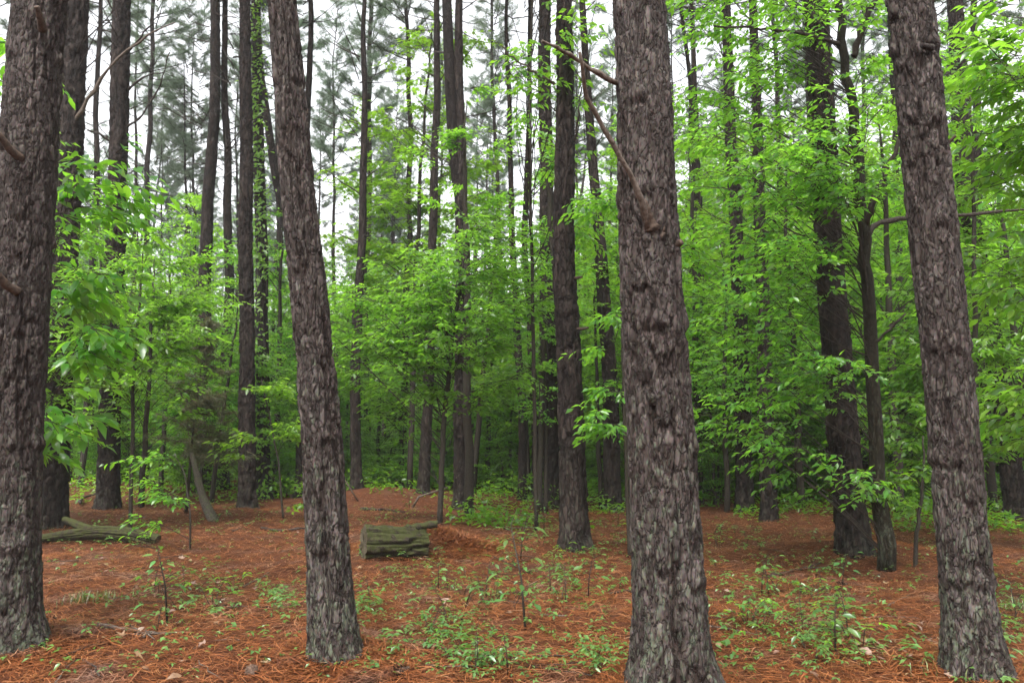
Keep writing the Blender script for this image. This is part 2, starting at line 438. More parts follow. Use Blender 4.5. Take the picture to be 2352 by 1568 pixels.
def trunk_mesh(zk, ck, zr, rk, H, seg, zs, seed, amp=.016, cw=.036, ch=.10, flare=.35, whorls=()):
    """zk, ck: heights and centre offsets; zr, rk: heights and radii"""
    th = np.arange(seg) * 2 * math.pi / seg
    TH, Z = np.meshgrid(th, zs)
    cx = np.interp(zs, zk, ck[:, 0])[:, None] + .012 * vnoise(zs * .5, zs * 0 + seed, seed=seed)[:, None] * np.clip(zs, 0, 3)[:, None]
    cy = np.interp(zs, zk, ck[:, 1])[:, None]
    if seg < 30: cx = cx + (.16 * vnoise(zs * .16, zs * 0 + 3, seed=seed) + .05 * vnoise(zs * .6, zs * 0 + 5, seed=seed))[:, None] * np.clip(zs / 4, 0, 1)[:, None]
    r = np.interp(zs, zr, rk)[:, None]
    Rm = float(np.interp(1.3, zr, rk))
    gap, ID, DX, DZ = bark_field(TH, Z, Rm, seed, cw, ch)
    plate = smooth(.015, .16, gap)
    sx = np.cos(TH) * Rm; sy = np.sin(TH) * Rm
    gap2, ID2, DX2, DZ2 = bark_field(TH, Z, Rm, seed + 50, cw * .5, ch * .4)
    f = fbm(sx * 26, sy * 26, Z * 7, seed + 20, 3) * 3.2 + ID * 1.5
    fl = np.floor(f); step = (fl + smooth(.55, .95, f - fl)) / 3.2      # layered flakes with sharp lower edges
    deep = 1 - smooth(.02, .14, np.abs(fbm(sx * 12, sy * 12, Z * 2.4, seed + 22, 4)))  # long upright furrows
    deep = deep * smooth(-.35, .2, vnoise(sx * 6, sy * 6, Z * 1.1, seed + 23))
    disp = amp * (.50 * plate * (.6 + .8 * ID) + .52 * step - 1.7 * deep + .14 * smooth(.02, .2, gap2) * plate + .16 * plate * DX * (ID - .5) * 2 + .18 * plate * DZ * (ID2 - .3))
    disp = disp + amp * .30 * fbm(sx * 70, sy * 70, Z * 40, seed + 24, 2)
    plate = plate * (1 - deep)
    for zw in whorls:
        wv = vnoise(np.cos(TH) * 2.1 + zw * 7, np.sin(TH) * 2.1, TH * 0 + 1, seed + 31)
        e = np.exp(-((Z - zw - .05 * wv) / .045) ** 2)
        kn = smooth(.0, .55, wv)
        disp = disp + Rm * .085 * e * kn - amp * .9 * kn * np.exp(-((Z - zw + .06 - .05 * wv) / .028) ** 2)
    disp = disp * np.clip(r / (Rm + 1e-6), .25, 1)
    r = r * (1 + flare * np.exp(-np.clip(Z, -.1, 9) / .20) * (1 + .35 * vnoise(np.cos(TH) * 1.7, np.sin(TH) * 1.7, TH * 0, seed + 40)))
    r = r * (1 + .035 * vnoise(np.cos(TH) * 1.2, np.sin(TH) * 1.2, Z * .9, seed + 41))
    rr = r + disp - amp * .6
    V = np.stack([cx + rr * np.cos(TH), cy + rr * np.sin(TH), Z + 0 * TH], -1).reshape(-1, 3)
    n = len(zs)
    i = np.arange(n - 1)[:, None] * seg; j = np.arange(seg)[None, :]; j2 = (j + 1) % seg
    Q = np.stack([i + j, i + j2, i + seg + j2, i + seg + j], -1).reshape(-1, 4)
    return V, Q, ID.ravel(), (1 - plate).ravel()

# pine crowns: a few kinds, built once and shared
def needle_tufts(rng, centers, dirs, n_needles, length, width):
    """star-shaped bunches of needles round each twig tip"""
    C = np.repeat(np.asarray(centers), n_needles, axis=0); D = np.repeat(np.asarray(dirs), n_needles, axis=0)
    N = len(C)
    off = rng.normal(size=(N, 3)); off /= np.linalg.norm(off, axis=1, keepdims=True)
    d = off + D * .7; d /= np.linalg.norm(d, axis=1, keepdims=True)
    C = C - D * rng.uniform(0, .22, (N, 1))
    L = length * rng.uniform(.7, 1.15, (N, 1))
    s = np.cross(d, rng.normal(size=(N, 3))); s /= np.linalg.norm(s, axis=1, keepdims=True) + 1e-9
    tip = C + d * L + np.array([0, 0, -.02])
    V = np.stack([C - s * width, C + s * width, tip], 1).reshape(-1, 3)
    T = np.arange(3 * N).reshape(-1, 3)
    return V, T

def pine_crown(seed, L=9.5, spread=2.1, n_br=54, dead=22):
    rng = np.random.default_rng(seed)
    wood = MB(); cs, ds = [], []
    for k in range(n_br):
        t = (k + rng.uniform(0, 1)) / n_br
        z = L * t
        az = rng.uniform(0, 2 * math.pi)
        ln = spread * (1 - t) ** .7 * (.55 + .45 * min(1, t * 4)) * rng.uniform(.3, 1.3) + .25
        up = .15 + .7 * t + rng.normal() * .12
        d = np.array([math.cos(az), math.sin(az), up]); d /= np.linalg.norm(d)
        s = np.linspace(0, 1, 5)[:, None]
        pts = np.array([0, 0, z]) + d * ln * s + np.array([0, 0, .22 * ln]) * s ** 2
        wood.tube(pts, np.linspace(.028, .008, 5), 4, False)
        ns = max(4, int(ln * 8.5))
        for q in range(ns):
            f = rng.uniform(.3, 1)
            p = np.array([0, 0, z]) + d * ln * f + np.array([0, 0, .22 * ln]) * f * f
            az2 = az + rng.normal() * .8
            e = np.array([math.cos(az2), math.sin(az2), .5 + rng.normal() * .3]); e /= np.linalg.norm(e)
            tl = rng.uniform(.25, .6)
            wood.tube(np.array([p, p + e * tl * .5, p + e * tl]), [.007, .006, .004], 3, False)
            for w in (.55, .8, 1.):
                cs.append(p + e * tl * w + rng.normal(size=3) * .05); ds.append(e)
    for k in range(dead):                                     # bare dead branches below the green crown
        z = -rng.uniform(.2, 7.0); az = rng.uniform(0, 2 * math.pi); ln = rng.uniform(.5, 1.7)
        d = np.array([math.cos(az), math.sin(az), rng.uniform(.1, .7)]); d /= np.linalg.norm(d)
        s = np.linspace(0, 1, 5)[:, None]
        pts = np.array([0, 0, z]) + d * ln * s + np.array([0, 0, .15 * ln]) * s ** 2
        wood.tube(pts, np.linspace(.018, .005, 5), 3, False)
        for q in range(3):
            f = rng.uniform(.3, .9); p = np.array([0, 0, z]) + d * ln * f
            e = d + rng.normal(size=3) * .5
            wood.tube(np.array([p, p + e * .4]), [.006, .003], 3, False)
    V, T = needle_tufts(rng, cs, ds, 24, .20, .006)
    return mesh_from('crown_needles', V, T, mat=M_NEEDLE), wood.mesh('crown_branchwork', M_TWIG)
CROWNS = [pine_crown(100 + k, 8.5 + k * .5, 1.8 + .15 * (k % 3)) for k in range(5)]

PINES = {}
def whorl_heights(seed, zmax):
    r = random.Random(seed); z = .5 + r.random() * .4; out = []
    while z < zmax:
        out.append(z); z += r.uniform(.55, .85)
    return out

def pine(pts, w_low, w_top, label, seed, Y=None, H=23.0, mat=None, group=None, flare=.35, amp=None, crown=True, name='pine_tree', v_low=1000):
    """pts: (u, v) centre-line points in the picture from the foot up; widths in pixels at v_low and at the top of the frame"""
    rng = random.Random(seed)
    if Y is None: base = on_ground(*pts[0])
    else:
        base = at_y(pts[0][0], pts[0][1], Y); base[2] = gh(base[0], base[1])
    Y0 = base[1]
    P = [base] + [at_y(u, v, Y0) for (u, v) in pts[1:]]
    P = np.array([p for i, p in enumerate(P) if i == 0 or p[2] > base[2] + .3])
    zk = P[:, 2] - base[2]; ck = np.stack([P[:, 0] - base[0], np.zeros(len(P))], 1)
    # above the last point the stem straightens a little
    slope = (ck[-1, 0] - ck[-2, 0]) / (zk[-1] - zk[-2]) if len(zk) > 1 else 0
    zk = np.concatenate([[-.3], zk, [max(H, zk[-1] + 1)]]); ck = np.concatenate([ck[:1], ck, [[ck[-1, 0] + slope * .6 * (H - zk[-2]), rng.uniform(-.2, .2)]]])
    pl = at_y(pts[0][0], v_low, Y0); pt = at_y(pts[-1][0], 0, Y0)
    rl, rt = px2m(w_low, pl) / 2, px2m(w_top, pt) / 2
    zl, zt = pl[2] - base[2], pt[2] - base[2]
    rb = rl + (rl - rt) / max(zt - zl, .5) * min(zl, 1.2) * .6
    zr = [0, zl, zt, max(H, zt + 1)]; rk = [rb, rl, rt, .025]
    if zt > H * .9: zr = [0, zl, H]; rk = [rb, rl, .025]
    vis = at_y(pts[-1][0], -60, Y0)[2] - base[2]
    if Y0 < 7: seg, dz, wh = 164, .0115, whorl_heights(seed, vis)
    elif Y0 < 19: seg, dz, wh = 40, .042, whorl_heights(seed, vis)
    else: seg, dz, wh = 16, .12, []
    vis = min(vis, H)
    zs = np.concatenate([np.arange(-.25, vis, dz), np.linspace(vis, H, 16)[1:] if vis < H - .5 else [H]])
    a = amp if amp else (.017 if Y0 < 7 else .028 if Y0 < 19 else .016)
    V, Q, ID, FU = trunk_mesh(zk, ck, zr, rk, H, seg, zs, seed, a, .034 if Y0 < 7 else .045, .115 if Y0 < 7 else .16, flare, wh)
    root = bpy.data.objects.new(name, None); COL.objects.link(root); root.location = base; root.empty_display_size = .3
    tag(root, label, 'tree', group)
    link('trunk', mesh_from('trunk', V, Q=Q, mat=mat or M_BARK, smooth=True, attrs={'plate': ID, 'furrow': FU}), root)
    if crown:
        ne, wd = CROWNS[seed % len(CROWNS)]
        zc = H - 8.2 * (.9 + .2 * rng.random())
        cx = np.interp(zc, zk, ck[:, 0])
        c = link('crown', ne, root, (cx, 0, zc), 'stuff')
        c.rotation_euler = (0, math.atan(slope * .6), rng.random() * 6.28)
        w = link('branchwork', wd, c, (0, 0, 0), 'stuff')
    info = dict(root=root, base=base, Y=Y0, at=lambda v, du=0: None, zk=zk, ck=ck, zr=zr, rk=rk)
    return info

near_left = pine([(14, 1480), (30, 1000), (62, 500), (92, 0)], 128, 112, 'thick pine trunk cut off by the left edge of the picture, nearest on the left', 11, flare=.42)
leaning = pine([(768, 1508), (736, 1000), (683, 500), (643, 0)], 93, 66, 'slender pine leaning left, standing left of the cut mossy log', 12, flare=.36)
centre = pine([(1542, 1578), (1523, 1000), (1491, 500), (1461, 0)], 152, 120, 'thickest nearest pine right of the middle with two dead branches', 13, flare=.46)
right = pine([(2237, 1540), (2186, 1000), (2133, 500), (2090, 0)], 106, 97, 'tall near pine on the right with pale lichen at its foot', 14, flare=.48)
pine([(1962, 1268), (1936, 1000), (1905, 500), (1871, 0)], 68, 53, 'dark pine just left of the forked broadleaf tree', 15, mat=M_BARK2)
mid_c = pine([(1322, 1252), (1306, 900), (1298, 500), (1293, 0)], 61, 38, 'pine left of the thickest trunk, first in front of a slimmer pine', 16, mat=M_BARK2)
pine([(1272, 1165), (1258, 700), (1248, 0)], 40, 28, 'slimmer pine close behind the pine left of the thickest trunk', 17, mat=M_BARK2)
forkp = pine([(1062, 1168), (1060, 700), (1056, 400), (1056, 0)], 38, 18, 'pine with two stems forking high up in the middle of the picture', 18, mat=M_BARK2)
vine_t1 = pine([(568, 1168), (567, 700), (563, 300), (560, 0)], 38, 25, 'straight pine left of the vine covered trunk', 19, mat=M_BARK2)
vine_t2 = pine([(606, 1145), (603, 700), (598, 300), (592, 0)], 33, 22, 'pine trunk overgrown with a leafy vine behind the leaning pine', 20, mat=M_BARK2)
pine([(466, 1122), (470, 700), (482, 300), (484, 0)], 33, 22, 'pine rising behind the olive brown cedar', 21, mat=M_BARK2)
pine([(512, 1122), (515, 700), (520, 0)], 26, 13, 'thin pine between the cedar and the straight pine', 22, mat=M_BARK2)
ptwo = pine([(247, 1168), (258, 700), (275, 300), (283, 0)], 48, 38, 'pine behind the left mossy log with dead branches up high', 23, mat=M_BARK2)
pone = pine([(121, 1212), (140, 700), (165, 300), (178, 0)], 58, 50, 'pine close behind the left edge trunk with a long dead branch', 24, mat=M_BARK2)
pine([(1408, 1175), (1397, 800), (1372, 500), (1345, 150), (1338, 0)], 38, 15, 'pine bending left just behind the left side of the thickest trunk', 25, mat=M_BARK2)
pine([(1711, 1175), (1700, 800), (1690, 500), (1666, 0)], 38, 21, 'left one of two slim pines right of the thickest trunk', 26, mat=M_BARK2)
pine([(1767, 1196), (1757, 800), (1745, 500), (1728, 0)], 36, 19, 'right one of two slim pines right of the thickest trunk', 27, mat=M_BARK2)
pine([(972, 1132), (985, 850), (1000, 400), (1005, 0)], 27, 14, 'dark slim pine left of the two stemmed pine', 28, mat=M_BARK2)
pine([(820, 1122), (818, 850), (825, 400), (830, 0)], 26, 11, 'slim pine standing behind the mound left of the middle', 29, mat=M_BARK2)
pine([(786, 1122), (722, 800), (640, 480), (606, 200), (592, 0)], 26, 15, 'thin dark pine leaning left behind the leaning pine', 30, mat=M_BARK2)
pine([(2336, 1192), (2292, 850), (2222, 450), (2190, 0)], 46, 34, 'leaning pine among leaves at the right edge of the picture', 31, mat=M_BARK2)
pine([(1200, 1168), (1195, 850), (1185, 400), (1178, 0)], 20, 9, 'left one of two thin pines left of the paired middle trunks', 32, mat=M_BARK2, Y=19.5)
pine([(1230, 1168), (1228, 850), (1215, 400), (1206, 0)], 20, 9, 'right one of two thin pines left of the paired middle trunks', 33, mat=M_BARK2, Y=20.5)
ANCH = [(50, 'the left edge trunk'), (258, 'the branchy left pine'), (567, 'the straight pine'), (700, 'the leaning pine'), (1060, 'the two stemmed pine'), (1300, 'the paired trunks'), (1505, 'the thickest pine'), (1925, 'the dark pine'), (2155, 'the right pine')]
def between(u):
    if u < ANCH[0][0]: return 'left of ' + ANCH[0][1]
    if u >= ANCH[-1][0]: return 'right of ' + ANCH[-1][1]
    for (a, la), (b, lb) in zip(ANCH, ANCH[1:]):
        if a <= u < b: return 'between ' + la + ' and ' + lb
ORD = ['leftmost', 'second', 'third', 'fourth', 'fifth', 'sixth', 'seventh', 'eighth', 'ninth', 'tenth']
def ordinal_labels(items, what):
    by = {}
    for u, o in items: by.setdefault(between(u), []).append((u, o))
    for k, lst in by.items():
        lst.sort(key=lambda t: t[0])
        for i, (u, o) in enumerate(lst):
            o['label'] = (what + ' ' + k) if len(lst) == 1 else (ORD[i] + (' ' if i == 0 else ' from left ') + what + ' ' + k)
BG = 'slim pines deep in the wood'
slim = []
EXTRA = [  # foot u, top u, width low, width top, distance
    (925, 935, 18, 9, 27), (1640, 1566, 17, 9, 26), (1612, 1580, 22, 11, 23), (1800, 1780, 18, 9, 28), (2275, 2240, 25, 14, 22), (2078, 2036, 19, 11, 25),
    (690, 700, 26, 12, 21), (768, 771, 13, 6, 38), (845, 856, 16, 10, 33), (421, 428, 13, 7, 40), (441, 446, 13, 7, 41), (1166, 1130, 12, 7, 36),
    (905, 912, 11, 6, 46), (350, 345, 16, 9, 34), (305, 322, 14, 8, 37), (205, 225, 18, 10, 28), (735, 742, 11, 6, 48), (1100, 1092, 10, 5, 52), (880, 886, 10, 5, 55),
    (1480, 1462, 20, 11, 26), (1880, 1850, 16, 9, 32), (2010, 1985, 15, 8, 33), (2150, 2120, 22, 12, 24), (2210, 2170, 14, 8, 36), (1555, 1540, 14, 8, 38),
    (1680, 1655, 12, 7, 42), (1830, 1815, 11, 6, 46), (640, 634, 16, 8, 31), (545, 548, 12, 6, 43), (390, 384, 10, 5, 56), (1010, 1016, 14, 7, 39), (1340, 1330, 13, 7, 40), (1440, 1425, 11, 6, 50),
    (60, 80, 20, 10, 27), (-40, -20, 22, 12, 22), (2400, 2370, 30, 18, 18), (2450, 2420, 22, 12, 25)]
for k, (u0, u1, wl_, wt_, Y) in enumerate(EXTRA):
    o_ = pine([(u0, 1100), (.55 * u0 + .45 * u1 + random.Random(k).uniform(-8, 8), 550), (u1, 0)], wl_, wt_, 'slim pine trunk deep in the wood among green undergrowth', 60 + k, Y=Y, H=21 + 4 * random.Random(k + 9).random(), mat=M_BARK2, group=BG)
    slim.append((.5 * (u0 + u1), o_['root']))
ordinal_labels(slim, 'slim pine')

# far wood: more pines further back, leaving the open sky of the picture clear
far_r = random.Random(5)
cnt = 0
proto_far = {}
while cnt < 130:
    Y = far_r.uniform(45, 95); u = far_r.uniform(-250, 2600)
    if 690 < u < 800 or 1085 < u < 1240:
        if far_r.random() < .75: continue
    H = far_r.uniform(17, 25)
    x = (u - CX) / FPX * Y
    key = cnt % 6
    if key not in proto_far:
        o = pine([(u, 1050), (u + far_r.uniform(-6, 6), 300)], .28 * FPX / Y, .15 * FPX / Y, 'distant pine trunk and grey green crown at the back of the wood', 200 + key, Y=Y, H=H, mat=M_BARK2, group='distant pines at the back of the wood')
        proto_far[key] = o['root']
    else:
        o = copy_tree(proto_far[key]); o.location = (x, Y, float(gh(x, Y)))
        s = far_r.uniform(.85, 1.15); o.scale = (s, s, s); o.rotation_euler = (0, 0, far_r.uniform(0, 6.28))
    (o['root'] if isinstance(o, dict) else o)['label'] = 'distant grey green pine ' + between(u)
    (o['root'] if isinstance(o, dict) else o)['group'] = 'distant pines ' + between(u)
    cnt += 1

# ------------------------------------------------------------------ branches and stubs of the near pines
def part_tube(parent, name, pts, radii, mat, sides=8, wob=.0, seed=0):
    b = Vector(parent.location)
    P = np.array(pts, float)
    n = 14
    t = np.linspace(0, len(P) - 1, n)
    Pi = np.stack([np.interp(t, range(len(P)), P[:, k]) for k in range(3)], 1)
    Ri = np.interp(t, range(len(P)), radii)
    if wob:
        rg = np.random.default_rng(seed); Pi[1:-1] += rg.normal(size=(n - 2, 3)) * wob
        Ri = Ri * (1 + .15 * rg.normal(size=n))
    m = MB(); m.tube(Pi - np.array(b), Ri, sides)
    return link(name, m.mesh(name, mat, True), parent)
def px_path(pts, Y, toward=0.):
    n = len(pts)
    return [at_y(u, v, Y - toward * i / max(1, n - 1)) for i, (u, v) in enumerate(pts)]
Yc = centre['Y']
db = part_tube(centre['root'], 'dead_branch', px_path([(1488, 528), (1480, 470), (1440, 385), (1395, 310), (1355, 235), (1337, 185), (1331, 120)], Yc - .17, .55), [.026, .020, .017, .016, .014, .012, .008], M_DEAD, 8, .004, 1)
part_tube(db, 'twig', px_path([(1337, 185), (1352, 150), (1362, 90)], Yc - .70, .1), [.008, .006, .003], M_DEAD, 5)
part_tube(db, 'twig', px_path([(1395, 310), (1378, 300), (1330, 295)], Yc - .45, .1), [.006, .005, .002], M_DEAD, 5, .004, 5)
part_tube(db, 'twig', px_path([(1366, 255), (1372, 215), (1366, 190)], Yc - .55, .1), [.006, .005, .002], M_DEAD, 5, .004, 6)
part_tube(centre['root'], 'dead_branch', px_path([(1440, 200), (1410, 188), (1345, 152), (1300, 120), (1245, 95)], Yc + .02, .35), [.022, .018, .013, .012, .008], M_DEAD, 8, .004, 2)
part_tube(centre['root'], 'branch_stub', px_path([(1545, 572), (1556, 562), (1566, 555)], Yc - .05, .05), [.03, .024, .02], M_STUB)
part_tube(centre['root'], 'branch_stub', px_path([(1502, 540), (1494, 520), (1484, 492), (1477, 462)], Yc - .13, .10), [.070, .052, .034, .021], M_STUB, 10, .004, 8)
part_tube(centre['root'], 'branch_stub', px_path([(1500, 925), (1498, 915), (1497, 908)], Yc - .17, .04), [.03, .026, .02], M_BARK)
Yl = near_left['Y']
part_tube(near_left['root'], 'branch_stub', px_path([(50, 365), (24, 345), (0, 312), (-40, 270)], Yl - .17, .25), [.034, .030, .024, .02], M_STUB)
part_tube(near_left['root'], 'branch_stub', px_path([(42, 670), (14, 655), (-8, 628), (-40, 590)], Yl - .17, .25), [.036, .032, .027, .022], M_STUB)
part_tube(near_left['root'], 'branch_stub', px_path([(98, 70), (94, 45), (84, 15)], Yl - .17, .15), [.034, .028, .02], M_STUB)
Yr = right['Y']
part_tube(right['root'], 'branch_stub', px_path([(2172, 335), (2184, 322), (2196, 312)], Yr - .02, .05), [.016, .012, .008], M_STUB)
part_tube(right['root'], 'branch_stub', px_path([(2140, 110), (2128, 108), (2118, 104)], Yr - .14, .06), [.026, .022, .018], M_BARK)
Ym = mid_c['Y']
part_tube(mid_c['root'], 'branch_stub', px_path([(1325, 755), (1340, 755), (1352, 752)], Ym - .05, .05), [.025, .02, .015], M_STUB)
part_tube(mid_c['root'], 'branch_stub', px_path([(1318, 640), (1330, 637), (1338, 636)], Ym - .05, .05), [.025, .02, .015], M_STUB)
part_tube(mid_c['root'], 'dead_branch', px_path([(1275, 195), (1225, 165), (1180, 135), (1150, 105)], Ym - .05, .3), [.022, .018, .013, .008], M_DEAD, 6, .01, 4)
part_tube(mid_c['root'], 'dead_branch', px_path([(1320, 330), (1328, 260), (1335, 200)], Ym - .1, .3), [.018, .014, .008], M_TWIG, 6, .01, 4)
part_tube(pone['root'], 'dead_branch', px_path([(170, 285), (195, 240), (235, 175), (290, 115), (350, 75), (402, 52)], pone['Y'] - .1, .4), [.04, .034, .028, .024, .018, .01], M_DEAD, 7, .012, 5)
for k, pts in enumerate([[(283, 130), (320, 90), (370, 30)], [(290, 210), (330, 175), (380, 165)], [(272, 60), (255, 20), (240, -30)], [(285, 300), (330, 260), (365, 200), (390, 120)], [(262, 330), (225, 305), (200, 300)]]):
    part_tube(ptwo['root'], 'dead_branch', px_path(pts, ptwo['Y'], .3), np.linspace(.032, .010, len(pts)), M_TWIG, 6, .015, 10 + k)
# second stem of the forked pine
Yf = forkp['Y']
fpts = px_path([(1059, 600), (1056, 470), (1046, 385), (1036, 250), (1030, 100), (1026, 0), (1020, -300), (1016, -700)], Yf - .01)
fr = [.06, .10, .13, .125, .12, .11, .08, .03]
part_tube(forkp['root'], 'stem', fpts, fr, M_BARK2, 20, .0)
rb = random.Random(77)
MIDPINES = [o for o in bpy.data.objects if o.name.startswith('pine_tree') and o.parent is None and 9 < o.location.y < 34]
for o in MIDPINES:                                           # short dead side twigs on the middle stems
    for q in range(4):
        z = rb.uniform(3, 11); az = rb.uniform(0, 6.28); ln = rb.uniform(.4, 1.3)
        d = Vector((math.cos(az), math.sin(az) * .6, rb.uniform(.2, .8)))
        lean = (o.get('lean', 0))
        tm = [c for c in o.children if c.name.startswith('trunk')][0]
        co = tm.data.vertices
        seg = None
        # the stem's centre at this height
        arr = np.empty(len(co) * 3, np.float32); co.foreach_get('co', arr); arr = arr.reshape(-1, 3)
        sel = np.abs(arr[:, 2] - z) < .35
        if not sel.any(): continue
        c = arr[sel].mean(0)
        p = Vector((float(c[0]), float(c[1]), z)) + Vector(o.location)
        part_tube(o, 'dead_branch', [p, p + d * ln * .5 + Vector((0, 0, -.03)), p + d * ln], [.018, .012, .005], M_TWIG, 4, .01, rb.randint(0, 999))

# ------------------------------------------------------------------ leaves
LEAF_HI = (np.array([(0, 0, 0), (.22, .17, .035), (.55, .21, .03), (.55, -.21, .03), (.22, -.17, .035), (.3, 0, -.02), (.62, 0, -.04), (1, 0, -.16)], float),
           [(0, 5, 1), (0, 4, 5), (2, 6, 7), (6, 3, 7)], [(1, 5, 6, 2), (5, 4, 3, 6)])
LEAF_LO = (np.array([(0, 0, 0), (.45, .24, .05), (1, 0, -.12), (.45, -.24, .05)], float), [(0, 2, 1), (0, 3, 2)], [])
_st = [(0, 0, 0)]
for a, r in ((100, .38), (70, .22), (48, .62), (22, .30), (0, 1.0), (-22, .30), (-48, .62), (-70, .22), (-100, .38)):
    _st.append((.12 + r * math.cos(math.radians(a)) * .88, r * math.sin(math.radians(a)) * .8, -.10 * r * r + .03 * (r < .35)))
LEAF_STAR = (np.array(_st, float), [(0, i + 1, i) for i in range(1, 9)], [])

def leaf_frames(pos, d, nrm):
    X = d / (np.linalg.norm(d, axis=1, keepdims=True) + 1e-9)
    Zv = nrm - (nrm * X).sum(1, keepdims=True) * X; Zv /= np.linalg.norm(Zv, axis=1, keepdims=True) + 1e-9
    Yv = np.cross(Zv, X)
    return X, Yv, Zv
def leaf_array(pos, d, nrm, size, tmpl):
    X, Yv, Zv = leaf_frames(pos, d, nrm)
    tv, tt, tq = tmpl; K = len(tv); N = len(pos)
    S = size[:, None, None]
    V = pos[:, None, :] + S * (tv[None, :, 0:1] * X[:, None, :] + tv[None, :, 1:2] * Yv[:, None, :] + tv[None, :, 2:3] * Zv[:, None, :])
    off = (np.arange(N) * K)[:, None, None]
    T = (np.array(tt)[None] + off).reshape(-1, 3) if len(tt) else None
    Q = (np.array(tq)[None] + off).reshape(-1, 4) if len(tq) else None
    return V.reshape(-1, 3), T, Q

class Leaves:
    def __init__(s): s.p = []; s.d = []; s.n = []; s.s = []
    def add(s, p, d, n, z): s.p.append(p); s.d.append(d); s.n.append(n); s.s.append(z)
    def arr(s): return np.array(s.p), np.array(s.d), np.array(s.n), np.array(s.s)

def spray(rng, wood, L, p0, d, length, nleaf, lsize, droop=.35, tw=.005):
    """a leafy twig: leaves alternate left and right, hanging a little"""
    d = d / (np.linalg.norm(d) + 1e-9)
    n = 5
    s = np.linspace(0, 1, n)
    side = rng.normal(size=3) * .10
    pts = p0 + d * length * s[:, None] + (np.array([0, 0, -droop * length * .5]) + side * length)[None] * (s ** 2)[:, None]
    wood.tube(pts, np.linspace(tw, tw * .35, n), 3, False)
    lat = np.cross(d, [0, 0, 1.]); lat /= np.linalg.norm(lat) + 1e-9
    for k in range(nleaf):
        f = .12 + .88 * (k + rng.uniform(.1, .9)) / nleaf
        p = np.array([np.interp(f, s, pts[:, i]) for i in range(3)])
        sg = 1 if k % 2 else -1
        ld = lat * sg * rng.uniform(.5, 1.1) + d * rng.uniform(.3, .9) + np.array([0, 0, -droop * rng.uniform(.3, 1.6)]) + rng.normal(size=3) * .2
        if k == nleaf - 1: ld = d + np.array([0, 0, -droop])
        nr = np.array([0, 0, 1.]) + rng.normal(size=3) * .38
        sz = lsize * rng.uniform(.6, 1.2)
        p = p + ld / np.linalg.norm(ld) * sz * .18
        L.add(p, ld, nr, sz)

def stem_at(P, R, z):
    zz = P[:, 2]
    return np.array([np.interp(z, zz, P[:, i]) for i in range(3)]), float(np.interp(z, zz, R))

DENS = 1.0
def broadleaf_meshes(seed, stem, radii, blobs, nleaf, lsize, twig_len, tmpl, leafmat, woodmat, limbs=None, droop=.35, sides=8):
    """stem: points; blobs: (centre, radii, number of sprays). Returns trunk mesh, branchwork mesh, leaf data"""
    rng = np.random.default_rng(seed)
    P = np.array(stem, float); P[0, 2] -= .12; n = max(12, len(P) * 4)
    t = np.linspace(0, len(P) - 1, n)
    Pi = np.stack([np.interp(t, range(len(P)), P[:, k]) for k in range(3)], 1)
    Pi[1:-1] += rng.normal(size=(n - 2, 3)) * radii[0] * .18
    Ri = np.interp(t, np.linspace(0, len(P) - 1, len(radii)), radii)
    trunk = MB(); trunk.tube(Pi, Ri, sides)
    wood = MB(); L = Leaves()
    for (c, rr, ns) in blobs:
        c = np.array(c, float); rr = np.array(rr, float)
        m = max(1, ns // 7)
        for q in range(m):                                     # each limb carries about five leafy twigs
            v = rng.normal(size=3); v /= np.linalg.norm(v); v *= rng.uniform(.25, 1) ** .5
            e = c + v * rr
            hz = math.hypot(*(e - stem_at(Pi, Ri, e[2])[0])[:2])
            zs = np.clip(e[2] - hz * rng.uniform(.4, 1.1), Pi[0, 2] + .25, Pi[-1, 2])
            a, ra = stem_at(Pi, Ri, zs)
            mid = (a + e) / 2 + np.array([0, 0, .10 * hz]) + rng.normal(size=3) * .13 * hz
            s = np.linspace(0, 1, 7)[:, None]
            br = (1 - s) ** 2 * a + 2 * s * (1 - s) * mid + s ** 2 * e
            r0 = min(ra * .4, .003 + .0032 * hz)
            wood.tube(br, np.linspace(r0, .0022, 7), 4, False)
            od = e - a; od[2] *= .3; od /= np.linalg.norm(od) + 1e-6
            k = max(1, int(round(ns / m)))
            for w in range(k):
                f = 1.0 if w == 0 else rng.uniform(.45, .98)
                p = np.array([np.interp(f, s[:, 0], br[:, i]) for i in range(3)])
                an = rng.uniform(-1.2, 1.2) if w else rng.uniform(-.3, .3)
                d = np.array([od[0] * math.cos(an) - od[1] * math.sin(an), od[0] * math.sin(an) + od[1] * math.cos(an), rng.uniform(-.15, .35)])
                spray(rng, wood, L, p, d, twig_len * rng.uniform(.6, 1.2), max(3, int(nleaf * rng.uniform(.7, 1.2))), lsize, droop)
    return trunk.mesh('trunk', woodmat, True), wood.mesh('branchwork', M_TWIG), L

LEAF_VARIANTS = {}
def leaf_mesh_for(mat, tmpl, tname):
    if (mat.name, tname) not in LEAF_VARIANTS:
        out = []
        rg = np.random.default_rng(3)
        for k in range(5):
            tv = tmpl[0].copy(); tv[:, 2] += rg.normal() * .10 * tv[:, 0] ** 2; tv[:, 1] *= rg.uniform(.85, 1.15)
            out.append(mesh_from('leaf', tv, tmpl[1], tmpl[2] if len(tmpl[2]) else None, mat))
        LEAF_VARIANTS[(mat.name, tname)] = out
    return LEAF_VARIANTS[(mat.name, tname)]

